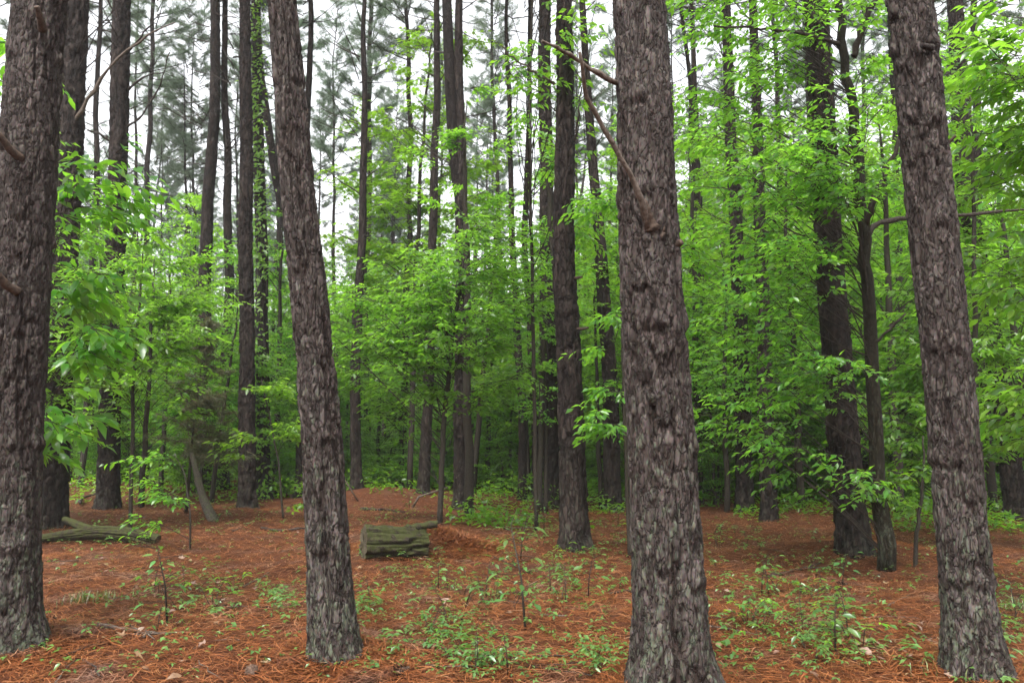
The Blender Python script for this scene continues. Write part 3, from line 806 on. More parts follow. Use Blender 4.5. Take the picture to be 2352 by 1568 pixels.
def broadleaf(name, label, cat, base, stem, radii, blobs, seed, nleaf=14, lsize=.10, twig=.45, tmpl=LEAF_LO, tname='lo', leafmat=M_LEAF, woodmat=M_STEM, single=0, droop=.35, group=None, sides=8, dens=2.2, spread=1.0):
    base = np.array(base, float)
    rel = [np.array(p) - base for p in stem]
    bl = [(np.array(c) - base, np.array(r) * spread, int(k * dens)) for (c, r, k) in blobs]
    tr, wd, L = broadleaf_meshes(seed, rel, radii, bl, nleaf, lsize, twig, tmpl, leafmat, woodmat, droop=droop, sides=sides)
    root = bpy.data.objects.new(name, None); COL.objects.link(root); root.location = base
    tag(root, label, cat, group)
    link('trunk', tr, root)
    bw = link('branchwork', wd, root, kind='stuff')
    p, d, n, s = L.arr()
    keep = np.ones(len(p), bool)
    if single:                                                # the leaves that show largest are parts of their own
        w = p + base
        dep = w[:, 1]; uu = CX + w[:, 0] / dep * FPX; vv = 1001 - (w[:, 2] - CAM_H) / dep * FPX
        score = s / dep * ((uu > 0) & (uu < 2352) & (vv > 0) & (vv < 1568))
        idx = np.argsort(-score)[:single]; idx = idx[score[idx] > 0]
        keep[idx] = False
        ms = leaf_mesh_for(leafmat, tmpl, tname)
        X, Yv, Zv = leaf_frames(p, d, n)
        for q, i in enumerate(idx):
            o = link('leaf', ms[q % len(ms)], root)
            M = Matrix(((X[i, 0], Yv[i, 0], Zv[i, 0], 0), (X[i, 1], Yv[i, 1], Zv[i, 1], 0), (X[i, 2], Yv[i, 2], Zv[i, 2], 0), (0, 0, 0, 1)))
            o.matrix_basis = Matrix.Translation(Vector(p[i])) @ M @ Matrix.Scale(float(s[i]), 4)
    if keep.any():
        V, T, Q = leaf_array(p[keep], d[keep], n[keep], s[keep], LEAF_LO if tname == 'hi' and base[1] > 9 else tmpl)
        link('crown', mesh_from('crown', V, T, Q, leafmat), root, kind='stuff')
    return root

def pb(u, v, Y, ru, rv, ry, n):
    """a crown lobe seen at (u, v), half-sizes in pixels, at distance Y"""
    c = at_y(u, v, Y); k = depth(c) / FPX
    return (c, (ru * k, ry, rv * k), n)
def gpt(u, Y):
    x = (u - CX) / FPX * Y
    return np.array([x, Y, float(gh(x, Y))])

# A: the big-leaved sapling behind the left edge trunk
b = gpt(70, 7.2)
broadleaf('sapling', 'big leaved sapling reaching out from behind the left edge trunk', 'sapling', b,
          [b, at_y(75, 900, 7.2), at_y(90, 500, 7.2), at_y(110, 250, 7.2)], [.035, .025, .018, .01],
          [pb(215, 390, 6.9, 90, 75, .5, 16), pb(185, 620, 6.9, 70, 60, .4, 10), pb(200, 760, 6.8, 80, 40, .4, 9), pb(140, 960, 6.7, 60, 50, .3, 9), pb(30, 200, 7.4, 70, 200, .4, 12)],
          301, dens=3.2, nleaf=8, lsize=.155, twig=.42, tmpl=LEAF_HI, tname='hi', leafmat=M_LEAF, single=220, droop=.55)
# B: leafy sapling left of the cedar
b = on_ground(300, 1225)
broadleaf('sapling', 'bushy bright green sapling between the left pines and the cedar', 'sapling', b,
          [b, at_y(305, 900, b[1]), at_y(320, 700, b[1]), at_y(330, 560, b[1])], [.035, .028, .02, .008],
          [pb(310, 650, b[1], 130, 70, .9, 55), pb(420, 720, b[1] - .4, 110, 60, .7, 50), pb(210, 780, b[1] - .2, 90, 90, .8, 45), pb(360, 850, b[1] + .2, 130, 90, .9, 50), pb(390, 560, b[1], 60, 30, .5, 16)],
          302, dens=2.6, spread=1.2, nleaf=12, lsize=.115, twig=.45, leafmat=M_LEAF, single=120, tmpl=LEAF_HI, tname='hi')
# F: the wide sapling in the middle
b = on_ground(1010, 1203); Y = b[1]
broadleaf('sapling', 'wide bushy sapling with pale green crown in the middle of the wood', 'sapling', b,
          [b, at_y(1018, 1000, Y), at_y(1035, 800, Y), at_y(1060, 640, Y), at_y(1075, 520, Y)], [.05, .045, .035, .022, .01],
          [pb(1140, 560, Y - .2, 95, 55, .9, 60), pb(930, 640, Y - .3, 130, 60, 1.0, 80), pb(1130, 690, Y - .3, 130, 60, 1.0, 75), pb(860, 720, Y, 120, 60, .9, 60), pb(1020, 760, Y - .5, 160, 60, .9, 75), pb(1080, 860, Y, 140, 60, .9, 50), pb(900, 850, Y + .3, 110, 70, .9, 40)],
          303, dens=2.5, spread=1.2, nleaf=12, lsize=.115, twig=.5, leafmat=M_LEAF, single=120, tmpl=LEAF_HI, tname='hi')
# G: lime tree behind it
b = gpt(945, 21.5); Y = 21.5
broadleaf('broadleaf_tree', 'slender tree with lobed lime green leaves behind the middle sapling', 'tree', b,
          [b, at_y(950, 800, Y), at_y(965, 400, Y), at_y(985, 150, Y), at_y(1000, 20, Y)], [.08, .07, .05, .03, .01],
          [pb(1000, 110, Y, 90, 60, 1.0, 34), pb(930, 250, Y, 120, 60, 1.2, 44), pb(1040, 330, Y, 120, 70, 1.2, 44), pb(900, 400, Y, 130, 60, 1.3, 50), pb(1010, 480, Y, 150, 60, 1.3, 55), pb(850, 540, Y, 110, 50, 1.2, 40), pb(1130, 450, Y, 90, 60, 1.1, 22), pb(930, 610, Y, 160, 50, 1.2, 50)],
          304, dens=2.7, spread=1.15, nleaf=10, lsize=.19, twig=.65, tmpl=LEAF_STAR, tname='star', leafmat=M_LIME)
# H: the forked broadleaf tree on the right
b = on_ground(2034, 1306); Y = b[1]
fork = broadleaf('broadleaf_tree', 'slim forked broadleaf tree with mossy bark left of the right pine', 'tree', b,
          [b, at_y(2012, 1000, Y), at_y(1993, 700, Y), at_y(1982, 500, Y), at_y(1962, 280, Y), at_y(1948, 180, Y), at_y(1925, 0, Y), at_y(1900, -300, Y), at_y(1880, -700, Y)],
          [.108, .082, .074, .068, .06, .054, .05, .04, .02],
          [pb(1650, 130, Y + .4, 130, 130, 1.2, 60), pb(1800, 330, Y - .4, 150, 90, .9, 60), pb(1650, 430, Y, 110, 110, .9, 50), pb(1960, 370, Y - .8, 120, 70, .5, 40), pb(1830, 560, Y - .6, 80, 55, .5, 26),
           pb(1680, 640, Y, 110, 90, .8, 36), pb(1800, 850, Y - .3, 90, 50, .5, 22), pb(1680, 900, Y + .3, 120, 80, .6, 34), pb(1960, 830, Y - .8, 40, 40, .25, 6), pb(1975, 1060, Y - .8, 45, 22, .2, 7), pb(2000, 120, Y + .6, 140, 140, 1.0, 44),
           pb(1780, 40, Y, 140, 80, 1., 36), pb(1800, -250, Y, 300, 160, 1.6, 60)],
          305, dens=2.1, spread=1.4, nleaf=12, lsize=.105, twig=.5, tmpl=LEAF_HI, tname='hi', leafmat=M_LEAF, woodmat=M_MOSSBARK, single=300, droop=.45, sides=14)
part_tube(fork, 'limb', px_path([(1988, 520), (2003, 470), (2030, 400), (2060, 340), (2085, 250)], Y, .5), [.05, .04, .035, .03, .02], M_TWIG, 8, .01, 4)
part_tube(fork, 'limb', px_path([(1988, 560), (2003, 520), (2050, 502), (2110, 500), (2200, 492), (2352, 482), (2420, 470)], Y + .1, -.3), [.045, .038, .03, .028, .024, .018, .01], M_TWIG, 8, .01, 5)
part_tube(fork, 'limb', px_path([(1960, 130), (1975, 80), (2000, 20), (2050, -60)], Y, .3), [.045, .04, .035, .025], M_TWIG, 8, .01, 6)
part_tube(fork, 'limb', px_path([(1940, 105), (1880, 85), (1800, 70), (1730, 62), (1640, 60)], Y, .3), [.028, .022, .018, .015, .01], M_TWIG, 8, .01, 7)
part_tube(fork, 'limb', px_path([(1990, 800), (2030, 770), (2080, 720)], Y, .3), [.022, .018, .012], M_TWIG, 6, .01, 8)
# I: leaves reaching in from the right edge, close
b = gpt(2640, 6.8)
bt = broadleaf('sapling', 'close leafy sapling reaching in from the right edge of the picture', 'sapling', b,
          [b, at_y(2630, 900, 6.8), at_y(2600, 400, 6.8), at_y(2560, 0, 6.8), at_y(2540, -200, 6.8)], [.05, .045, .04, .03, .012],
          [pb(2280, 150, 6.6, 120, 70, .5, 24), pb(2290, 330, 6.8, 110, 90, .5, 24), pb(2340, 30, 6.7, 90, 60, .5, 14), pb(2320, 620, 7.2, 90, 110, .5, 22), pb(2340, 880, 7.4, 80, 110, .5, 18)],
          306, dens=2.6, nleaf=11, lsize=.125, twig=.42, tmpl=LEAF_HI, tname='hi', leafmat=M_LEAF, single=240, droop=.5)
# J: sapling behind the right pine
b = gpt(2240, 11.5); Y = 11.5
broadleaf('sapling', 'leafy sapling filling the gap behind the right pine', 'sapling', b,
          [b, at_y(2240, 900, Y), at_y(2235, 500, Y), at_y(2230, 200, Y)], [.05, .04, .03, .01],
          [pb(2270, 620, Y, 110, 100, .9, 50), pb(2250, 850, Y, 120, 100, .9, 50), pb(2280, 1020, Y, 100, 70, .9, 30), pb(2080, 760, Y + .3, 80, 120, .8, 36), pb(2250, 400, Y, 110, 100, .9, 46), pb(2210, 200, Y, 120, 110, 1., 46), pb(2060, 960, Y, 90, 90, .8, 30)],
          307, dens=3.2, spread=1.15, nleaf=13, lsize=.12, twig=.5, leafmat=M_LEAF, droop=.5)
# L: drooping spray left of the thickest trunk
b = gpt(1440, 10.5); Y = 10.5
broadleaf('sapling', 'thin sapling with drooping leaves close behind the thickest pine', 'sapling', b,
          [b, at_y(1436, 1000, Y), at_y(1430, 800, Y), at_y(1425, 600, Y), at_y(1420, 350, Y)], [.03, .025, .02, .015, .008],
          [pb(1395, 930, Y - .3, 50, 70, .4, 14), pb(1400, 430, Y, 60, 80, .5, 14), pb(1390, 720, Y, 50, 80, .5, 10), pb(1560, 560, Y + .3, 80, 100, .6, 16)], 308, nleaf=10, lsize=.12, twig=.4, leafmat=M_LEAF, droop=.6, tmpl=LEAF_HI, tname='hi')
# M: high tree whose leaves hang at the top of the picture
b = gpt(1232, 13.5); Y = 13.5
broadleaf('broadleaf_tree', 'thin tree with leaves hanging before the paired middle trunks', 'tree', b,
          [b, at_y(1226, 800, Y), at_y(1216, 400, Y), at_y(1220, 100, Y), at_y(1230, -200, Y)], [.035, .032, .026, .02, .012],
          [pb(1210, 80, Y - 2.6, 90, 50, .6, 22), pb(1330, 60, Y - 2.6, 70, 60, .6, 20), pb(1250, 330, Y - .4, 60, 100, .5, 10), pb(1350, 450, Y, 60, 120, .5, 16), pb(1240, -120, Y - 1, 200, 80, 1.0, 40)], 309, nleaf=11, lsize=.125, twig=.5, leafmat=M_LIME, droop=.7, tmpl=LEAF_HI, tname='hi')
# E: thin sapling left of the leaning pine
b = on_ground(652, 1192); Y = b[1]
broadleaf('sapling', 'thin dark stemmed sapling just left of the leaning pine', 'sapling', b,
          [b, at_y(640, 1060, Y), at_y(618, 950, Y), at_y(600, 870, Y)], [.022, .018, .014, .006],
          [pb(590, 900, Y - .2, 60, 25, .4, 14), pb(660, 965, Y - .2, 50, 30, .4, 12), pb(560, 1010, Y - .2, 50, 30, .4, 8), pb(680, 1120, Y, 40, 40, .4, 8)], 310, nleaf=10, lsize=.13, twig=.45, leafmat=M_LIME)
# D: low branchy sapling right of the left pines
b = on_ground(437, 1262); Y = b[1]
broadleaf('sapling', 'low straggly sapling in front of the left mossy log', 'sapling', b,
          [b, at_y(437, 1180, Y), at_y(425, 1090, Y), at_y(400, 1040, Y)], [.016, .013, .009, .005],
          [pb(345, 1070, Y - .3, 70, 35, .35, 15), pb(410, 1120, Y - .2, 50, 25, .3, 9), pb(320, 1120, Y - .2, 40, 30, .3, 6), pb(330, 1180, Y, 60, 20, .3, 6)], 311, nleaf=7, lsize=.10, twig=.32, leafmat=M_LEAF, tmpl=LEAF_HI, tname='hi', single=120, dens=1.7)
# thin sapling right of the forked tree
b = on_ground(2098, 1300); Y = b[1]
broadleaf('sapling', 'thin bare lower stemmed sapling right of the forked tree', 'sapling', b,
          [b, at_y(2108, 1200, Y), at_y(2122, 1100, Y), at_y(2120, 1000, Y)], [.028, .024, .018, .008],
          [pb(2090, 1060, Y, 50, 40, .3, 12), pb(2060, 1120, Y, 40, 30, .3, 7)], 312, nleaf=9, lsize=.12, twig=.35, leafmat=M_DEEP, tmpl=LEAF_HI, tname='hi')

# C: cedar with feathery brownish green twigs
def cedar():
    b = on_ground(440, 1195); Y = b[1] + 1.0
    rng = np.random.default_rng(9)
    b = gpt(440, Y)
    root = bpy.data.objects.new('cedar_tree', None); COL.objects.link(root); root.location = b
    tag(root, 'small feathery olive brown cedar in front of the left pines', 'tree')
    top = at_y(478, 740, Y) - b
    tr = MB(); tr.tube(np.array([(0, 0, -.1), top * .5 + np.array([-.05, 0, 0]), top]), [.035, .022, .006], 7); link('trunk', tr.mesh('trunk', M_STEM, True), root)
    wood = MB(); cs, ds = [], []
    for k in range(70):
        t = rng.uniform(.22, 1); p = top * t
        az = rng.uniform(0, 6.28); ln = (1.25 - t) * 1.15 * rng.uniform(.5, 1.1)
        d = np.array([math.cos(az), math.sin(az), rng.uniform(-.1, .45)])
        s = np.linspace(0, 1, 5)[:, None]
        pts = p + d * ln * s; wood.tube(pts, np.linspace(.009, .003, 5), 3, False)
        for q in range(int(9 + ln * 22)):
            f = rng.uniform(.2, 1); e = d + rng.normal(size=3) * .55
            e /= np.linalg.norm(e)
            cs.append(p + d * ln * f + e * .06); ds.append(e)
    V, T = needle_tufts(rng, cs, np.array(ds) * 1.6, 14, .11, .0055)
    link('branchwork', wood.mesh('branchwork', M_TWIG), root, kind='stuff')
    link('crown', mesh_from('crown', V, T, mat=M_CEDAR), root, kind='stuff')
cedar()

# vine up the second trunk beside the straight pine
def vine():
    rng = np.random.default_rng(31)
    Y = vine_t2['Y'] - .22
    b = at_y(606, 1140, Y); b[2] = gh(b[0], b[1])
    root = bpy.data.objects.new('vine', None); COL.objects.link(root); root.location = b
    tag(root, 'leafy green vine climbing the trunk behind the leaning pine', 'vine')
    st = MB(); L = Leaves()
    for q in range(3):
        vs = np.linspace(1130, -40, 26)
        us = 604 - (1140 - vs) * .011 + 9 * np.sin(vs * .012 + q * 2) + rng.normal(size=26) * 3
        P = np.array([at_y(u, v, Y - .05 * q) for u, v in zip(us, vs)]) - b
        st.tube(P, np.linspace(.012, .006, 26), 4)
        for k in range(26):
            m = 16 if vs[k] < 640 else 5
            for w in range(m):
                p = P[k] + np.array([rng.normal() * .13, -abs(rng.normal()) * .08, rng.normal() * .25])
                ld = np.array([rng.normal() * .8, -.5, -.5 + rng.normal() * .3])
                L.add(p, ld, np.array([0, -.8, .7]) + rng.normal(size=3) * .3  , .16 * rng.uniform(.6, 1.2))
    link('stem', st.mesh('stem', M_TWIG), root)
    p, d, n, s = L.arr(); V, T, Q = leaf_array(p, d, n, s, LEAF_LO)
    link('foliage', mesh_from('foliage', V, T, Q, M_LIME), root, kind='stuff')
vine()

# ------------------------------------------------------------------ understorey: saplings and shrubs further back
VAR = []
def variant(seed, H, cr, ns, nl, ls, mat, tmpl, low=.15):
    rng = np.random.default_rng(seed)
    blobs = []
    for k in range(9):
        t = low + (1.02 - low) * (k + .5) / 9
        rad = cr * (math.sin(math.pi * min(1, t * .85 + .12)) ** .7) * rng.uniform(.75, 1.2)
        blobs.append(((rng.normal() * cr * .25, rng.normal() * cr * .25, H * t), (rad, rad, H * .09), max(5, int(ns * rad / cr / 8))))
    tr, wd, L = broadleaf_meshes(seed, [(0, 0, -.1), (rng.normal() * .1, 0, H * .4), (rng.normal() * .2, 0, H * .8), (0, 0, H)], [.012 * H, .009 * H, .005 * H, .004], blobs, nl, ls, .55, tmpl, mat, M_STEM, sides=6)
    p, d, n, s = L.arr(); V, T, Q = leaf_array(p, d, n, s, tmpl)
    return tr, wd, mesh_from('crown', V, T, Q, mat)
VAR = [variant(401, 4.5, 1.5, 520, 12, .12, M_LEAF, LEAF_LO, .36), variant(402, 6.0, 1.7, 620, 12, .12, M_LEAF, LEAF_LO, .36), variant(403, 3.4, 1.3, 440, 12, .12, M_LEAF, LEAF_LO, .12),
       variant(404, 8.0, 1.9, 460, 11, .14, M_LIME, LEAF_STAR, .3), variant(405, 5.2, 1.6, 540, 12, .13, M_DEEP, LEAF_LO, .34), variant(406, 7.0, 1.6, 600, 12, .12, M_LEAF, LEAF_LO, .4),
       variant(407, 11.5, 2.3, 800, 12, .16, M_LEAF, LEAF_LO, .25), variant(408, 10.0, 2.2, 760, 12, .16, M_LIME, LEAF_LO, .25), variant(409, 12.5, 2.4, 800, 12, .16, M_LEAF, LEAF_LO, .35), variant(410, 8.5, 1.2, 240, 11, .12, M_LEAF, LEAF_LO, .5), variant(411, 7.0, 1.0, 200, 11, .12, M_LEAF, LEAF_LO, .45)]
def place_variant(k, x, y, s, rz, name, label, cat, group):
    root = bpy.data.objects.new(name, None); COL.objects.link(root)
    root.location = (x, y, float(gh(x, y)) - .03); root.rotation_euler = (0, 0, rz); root.scale = (s, s, s)
    tag(root, label, cat, group)
    tr, wd, cr = VAR[k]
    link('trunk', tr, root); link('branchwork', wd, root, kind='stuff'); link('crown', cr, root, kind='stuff')
    return root
ur = random.Random(21)
TALL = [(1600, 19, 3, 1.2), (1700, 22, 3, 1.25), (1830, 18, 5, 1.2), (1900, 24, 3, 1.3), (2050, 16, 5, 1.2), (2130, 20, 3, 1.2), (2260, 17, 5, 1.2), (2350, 15, 1, 1.2), (1560, 25, 5, 1.3), (1760, 28, 3, 1.5),
        (2000, 29, 3, 1.5), (2200, 27, 5, 1.5), (1660, 17, 1, 1.0), (1980, 20, 1, 1.1), (340, 18, 1, 1.0), (60, 15, 5, 1.1), (200, 22, 5, 1.1), (-60, 12, 1, 1.1), (430, 24, 0, 1.2), (640, 23, 5, 1.1), (730, 26, 5, 1.0), (1380, 24, 5, 1.1), (1460, 20, 3, 1.1),
        (1240, 27, 5, 1.0), (560, 20, 0, 1.0), (870, 26, 1, 1.0), (1120, 24, 1, 1.05)]
tallo = []
for (u, Y, k, s) in TALL:
    p = gpt(u, Y)
    side = 'right of the thickest pine' if u > 1500 else 'left of the leaning pine' if u < 700 else 'between the leaning and the thickest pine'
    tallo.append((u, place_variant(k, p[0], p[1], s * ur.uniform(.92, 1.1), ur.uniform(0, 6.28), 'sapling', 'tall sapling', 'sapling', 'tall background saplings ' + side)))
ordinal_labels(tallo, 'tall leafy sapling')
n = 0
while n < 190:
    Y = 18.5 + 36 * ur.random() ** 1.05; u = ur.uniform(-200, 2560)
    if Y < 21 and (600 < u < 1100 or u < 420): continue
    p = gpt(u, Y)
    side = 'right of the thickest pine' if u > 1500 else 'left of the leaning pine' if u < 700 else 'between the leaning and the thickest pine'
    place_variant(ur.choice([0, 1, 2, 2, 4, 4, 0]), p[0], p[1], ur.uniform(.6, 1.0), ur.uniform(0, 6.28), 'sapling', 'small undergrowth sapling ' + between(u), 'sapling', 'undergrowth saplings ' + between(u))
    n += 1

# low shrubs in front of the dark depth
for q in range(75):
    Y = ur.uniform(18.5, 34); u = ur.uniform(-50, 2420)
    if Y < 21 and u < 1000: continue
    p = gpt(u, Y); f = ur.uniform(.38, .66)
    o = place_variant(2, p[0], p[1], f, ur.uniform(0, 6.28), 'shrub', 'low leafy shrub ' + between(u), 'shrub', 'low shrubs ' + between(u))
    o.scale = (f * 1.5, f * 1.5, f)
# thin pole saplings, bare below and leafy above
for q in range(54):
    Y = ur.uniform(15.5, 30); u = ur.uniform(-50, 2420)
    if Y < 18 and u < 1050: continue
    p = gpt(u, Y)
    o = place_variant(9 + q % 2, p[0], p[1], ur.uniform(.6, 1.0), ur.uniform(0, 6.28), 'sapling', 'thin bare stemmed pole sapling ' + between(u), 'sapling', 'pole saplings ' + between(u))
    o.rotation_euler = (ur.gauss(0, .04), ur.gauss(0, .04), ur.uniform(0, 6.28))
# broadleaf trees of the middle storey, far back, filling the gaps between the pines
n = 0
while n < 125:
    Y = ur.uniform(27, 60); u = ur.uniform(-150, 2500)
    p = gpt(u, Y); k = ur.choice([6, 7, 8, 6]); sc = ur.uniform(.7, 1.1)
    Hk = {6: 11.5, 7: 10.0, 8: 12.5}[k]
    if 560 < u < 1300: sc = min(sc, (1.55 + .30 * Y) / Hk * ur.uniform(.75, 1.0))      # lower here: the sky shows above
    elif u < 560: sc = min(sc, (1.55 + .46 * Y) / Hk * ur.uniform(.75, 1.0))
    else: sc *= 1.35
    side = 'right of the thickest pine' if u > 1500 else 'left of the leaning pine' if u < 700 else 'between the leaning and the thickest pine'
    place_variant(k, p[0], p[1], sc, ur.uniform(0, 6.28), 'broadleaf_tree', 'far leafy tree ' + between(u), 'tree', 'far leafy trees ' + between(u))
    n += 1

for q in range(34):
    Y = ur.uniform(46, 72); u = ur.uniform(-50, 1420)
    if 690 < u < 790 or 1090 < u < 1230: continue
    p = gpt(u, Y)
    place_variant(6 + q % 3, p[0], p[1], ur.uniform(1.0, 1.6), ur.uniform(0, 6.28), 'broadleaf_tree', 'tall far leafy tree ' + between(u), 'tree', 'tall far leafy trees ' + between(u))

# the back of the wood, one mass of leaves behind everything that can be told apart
def far_wood():
    rng = np.random.default_rng(71); N = 45000
    az = rng.uniform(-.95, .95, N); r = rng.uniform(52, 100, N)
    x = r * np.sin(az); y = r * np.cos(az)
    cl = vnoise(x * .16, y * .16, seed=51)
    top = 6.5 + 5.0 * cl + 3.5 * vnoise(x * .5, y * .5, seed=52)
    z = gh(x, y) + rng.uniform(0, 1, N) ** .8 * np.clip(top, .5, 12)
    p = np.stack([x, y, z], 1); d = rng.normal(size=(N, 3)); nn = rng.normal(size=(N, 3)) * .6 + np.array([0, 0, 1.])
    V, T, Q = leaf_array(p, d, nn, rng.uniform(.3, .6, N), LEAF_LO)
    o = link('far_undergrowth', mesh_from('far_undergrowth', V, T, Q, M_LEAF), kind='stuff')
    tag(o, 'mass of green undergrowth at the very back of the wood', 'undergrowth')
far_wood()

def low_cover():
    """knee-high leafy ground cover where the straw ends"""
    rng = np.random.default_rng(72); N = 70000
    y = 13.5 + 30 * rng.uniform(0, 1, N) ** 1.4; x = rng.uniform(-.78, .78, N) * y
    m = vnoise(x * .55, y * .55, seed=61) + .5 * vnoise(x * 1.6, y * 1.6, seed=62) + np.clip((y - 16) / 7, -.5, 1.4) - .05
    u = CX + x / y * FPX
    m = m - .9 * ((u < 1020) & (y < 19)) + .35 * (u > 1500)
    k = m > 0
    x, y, m = x[k], y[k], m[k]
    z = gh(x, y) + rng.uniform(.02, 1, len(x)) * np.clip(.12 + .5 * m, .1, .75)
    p = np.stack([x, y, z], 1); d = rng.normal(size=(len(x), 3)) * np.array([1, 1, .4]); nn = rng.normal(size=(len(x), 3)) * .35 + np.array([0, 0, 1.])
    V, T, Q = leaf_array(p, d, nn, rng.uniform(.07, .15, len(x)), LEAF_LO)
    o = link('ground_cover', mesh_from('ground_cover', V, T, Q, M_DEEP), kind='stuff')
    tag(o, 'low leafy ground cover where the pine straw ends', 'ground cover')
low_cover()

# ------------------------------------------------------------------ pine straw
def straw():
    rng = np.random.default_rng(81)
    N = 142000
    # as many needles near the viewer as further off, so that the carpet is equally dense to the eye
    y = 3.2 * (19 / 3.2) ** rng.uniform(0, 1, N); x = rng.uniform(-.80, .80, N) * (y + .6)
    nb = 12000                                               # straw piled against the four near stems
    for q, t in enumerate((near_left, leaning, centre, right)):
        sl = slice(q * 3000, (q + 1) * 3000); an = rng.uniform(0, 6.28, 3000); rad = .14 + np.abs(rng.normal(size=3000)) * .22
        x[sl] = t['base'][0] + np.cos(an) * rad; y[sl] = t['base'][1] + np.sin(an) * rad
    sl = slice(nb, nb + 9000)                                # and heaped beside the log
    x[sl] = BUMPS[0][0] + rng.normal(size=9000) * .55; y[sl] = BUMPS[0][1] + rng.normal(size=9000) * .42
    wid = np.clip(.0014 + .00030 * y, .0016, .006)
    L = rng.uniform(.12, .24, N)
    az = rng.uniform(0, 2 * math.pi, N) + .8 * vnoise(x * .7, y * .7, seed=91)
    tilt = rng.normal(size=N) * .14
    # heaped straw beside the log stands steeper
    hx, hy = BUMPS[0][0], BUMPS[0][1]
    heap = np.exp(-((x - hx) / .9) ** 2 - ((y - hy) / .55) ** 2)
    tilt = tilt * (1 + 2.6 * heap); tilt[:nb] *= 1.8
    z0 = gh(x, y) + .012 + rng.uniform(0, 1, N) ** 2 * .035
    d = np.stack([np.cos(az) * np.cos(tilt), np.sin(az) * np.cos(tilt), np.sin(tilt)], 1)
    lat = np.stack([-np.sin(az), np.cos(az), np.zeros(N)], 1)
    bend = rng.normal(size=(N, 1)) * .18
    c = np.stack([x, y, z0], 1)
    P0 = c - d * L[:, None] * .5; P2 = c + d * L[:, None] * .5; P1 = c + lat * bend * L[:, None] + np.array([0, 0, .008])
    P0[:, 2] = np.maximum(P0[:, 2], gh(P0[:, 0], P0[:, 1]) + .003); P2[:, 2] = np.maximum(P2[:, 2], gh(P2[:, 0], P2[:, 1]) + .003)
    w = lat * wid[:, None] + np.array([0, 0, .0006])
    V = np.stack([P0 - w * .6, P0 + w * .6, P1 - w, P1 + w, P2], 1).reshape(-1, 3)
    o = np.arange(N)[:, None] * 5
    Q = o + np.array([[0, 1, 3, 2]]); T = o + np.array([[2, 3, 4]])
    ob = link('pine_straw', mesh_from('pine_straw', V, T, Q, M_STRAW), kind='stuff')
    tag(ob, 'carpet of fallen rust brown pine needles covering the ground', 'pine straw')
straw()

# ------------------------------------------------------------------ logs and fallen wood
def log_mesh(P, R, seed, mat, seg=40, groove=.10, rings=50, name='log'):
    P = np.array(P, float); t = np.linspace(0, len(P) - 1, rings)
    Pi = np.stack([np.interp(t, range(len(P)), P[:, k]) for k in range(3)], 1); Ri = np.interp(t, range(len(P)), R)
    tan = np.gradient(Pi, axis=0); tan /= np.linalg.norm(tan, axis=1, keepdims=True)
    A = np.cross(tan, [0, 0, 1.]); A /= np.linalg.norm(A, axis=1, keepdims=True); B = np.cross(A, tan)
    th = np.arange(seg) * 2 * math.pi / seg
    s = np.concatenate([[0], np.cumsum(np.linalg.norm(np.diff(Pi, axis=0), axis=1))])
    TH, S = np.meshgrid(th, s)
    g = vnoise(np.cos(TH) * 4.5, np.sin(TH) * 4.5, S * .9, seed)
    g2 = vnoise(np.cos(TH) * 11, np.sin(TH) * 11, S * 2, seed + 1)
    g3 = fbm(np.cos(TH) * 5, np.sin(TH) * 5, S * 14, seed + 2)
    rr = Ri[:, None] * (1 - groove * np.clip(1 - np.abs(g) * 7, 0, 1) * 2.0 - groove * .6 * np.clip(1 - np.abs(g2) * 4, 0, 1) + groove * .5 * g3 + .05 * g)
    V = Pi[:, None, :] + rr[..., None] * (np.cos(TH)[..., None] * A[:, None, :] + np.sin(TH)[..., None] * B[:, None, :])
    i = np.arange(rings - 1)[:, None] * seg; j = np.arange(seg)[None, :]; j2 = (j + 1) % seg
    Q = np.stack([i + j, i + seg + j, i + seg + j2, i + j2], -1).reshape(-1, 4)
    return V, Q
def make_log(name, label, P, R, seed, mat, groove=.1, cut=True, rings=90, seg=96):
    P = np.array(P, float); base = P[0].copy()
    V, Q = log_mesh(P - base, R, seed, mat, seg=seg, groove=groove, rings=rings)
    root = bpy.data.objects.new(name, None); COL.objects.link(root); root.location = base
    tag(root, label, 'log')
    body = link('wood', mesh_from('wood', V.reshape(-1, 3), Q=Q, mat=mat, smooth=True), root)
    for nm, ring, end in (('cut_end', V[0], 0), ('broken_end', V[-1], 1)):
        c = ring.mean(0); rg = np.random.default_rng(seed + end)
        inner = c + (ring - c) * .5 + rg.normal(size=ring.shape) * .006
        W = np.concatenate([ring, inner, [c + rg.normal(size=3) * .008]]); n_ = len(ring)
        Qe = [(k, (k + 1) % n_, n_ + (k + 1) % n_, n_ + k) for k in range(n_)]; Te = [(n_ + k, n_ + (k + 1) % n_, 2 * n_) for k in range(n_)]
        link(nm, mesh_from(nm, W, Te, Qe, M_END), root)
    return root
a = on_ground(832, 1290); a = a + np.array([0.02, .20, 0]); r = .235
a[2] = gh(a[0], a[1]) + r * .80
a = a - np.array([.05, 0, 0]); e = a + np.array([.74, .30, -.06])
lg = make_log('log', 'thick cut mossy log half buried in pine straw', [a, (a + e) / 2, e], [r, r * .98, r * .9], 501, M_LOG, .17)
q0 = at_y(930, 1212, a[1] + .25); q1 = at_y(1005, 1203, a[1] + .3)
part_tube(lg, 'slab', [q0, q1], [.05, .045], M_LOG, 7, .004, 3)
y1 = on_ground(230, 1250)[1] + .1
def lp(u, v, dz=0, dy=0): return at_y(u, v, y1 + dy)
make_log('log', 'long mossy fallen log lying left of the cedar', [lp(85, 1238), lp(160, 1228), lp(230, 1222), lp(300, 1228), lp(362, 1243)], [.06, .08, .10, .11, .105], 502, M_LOG, .14)
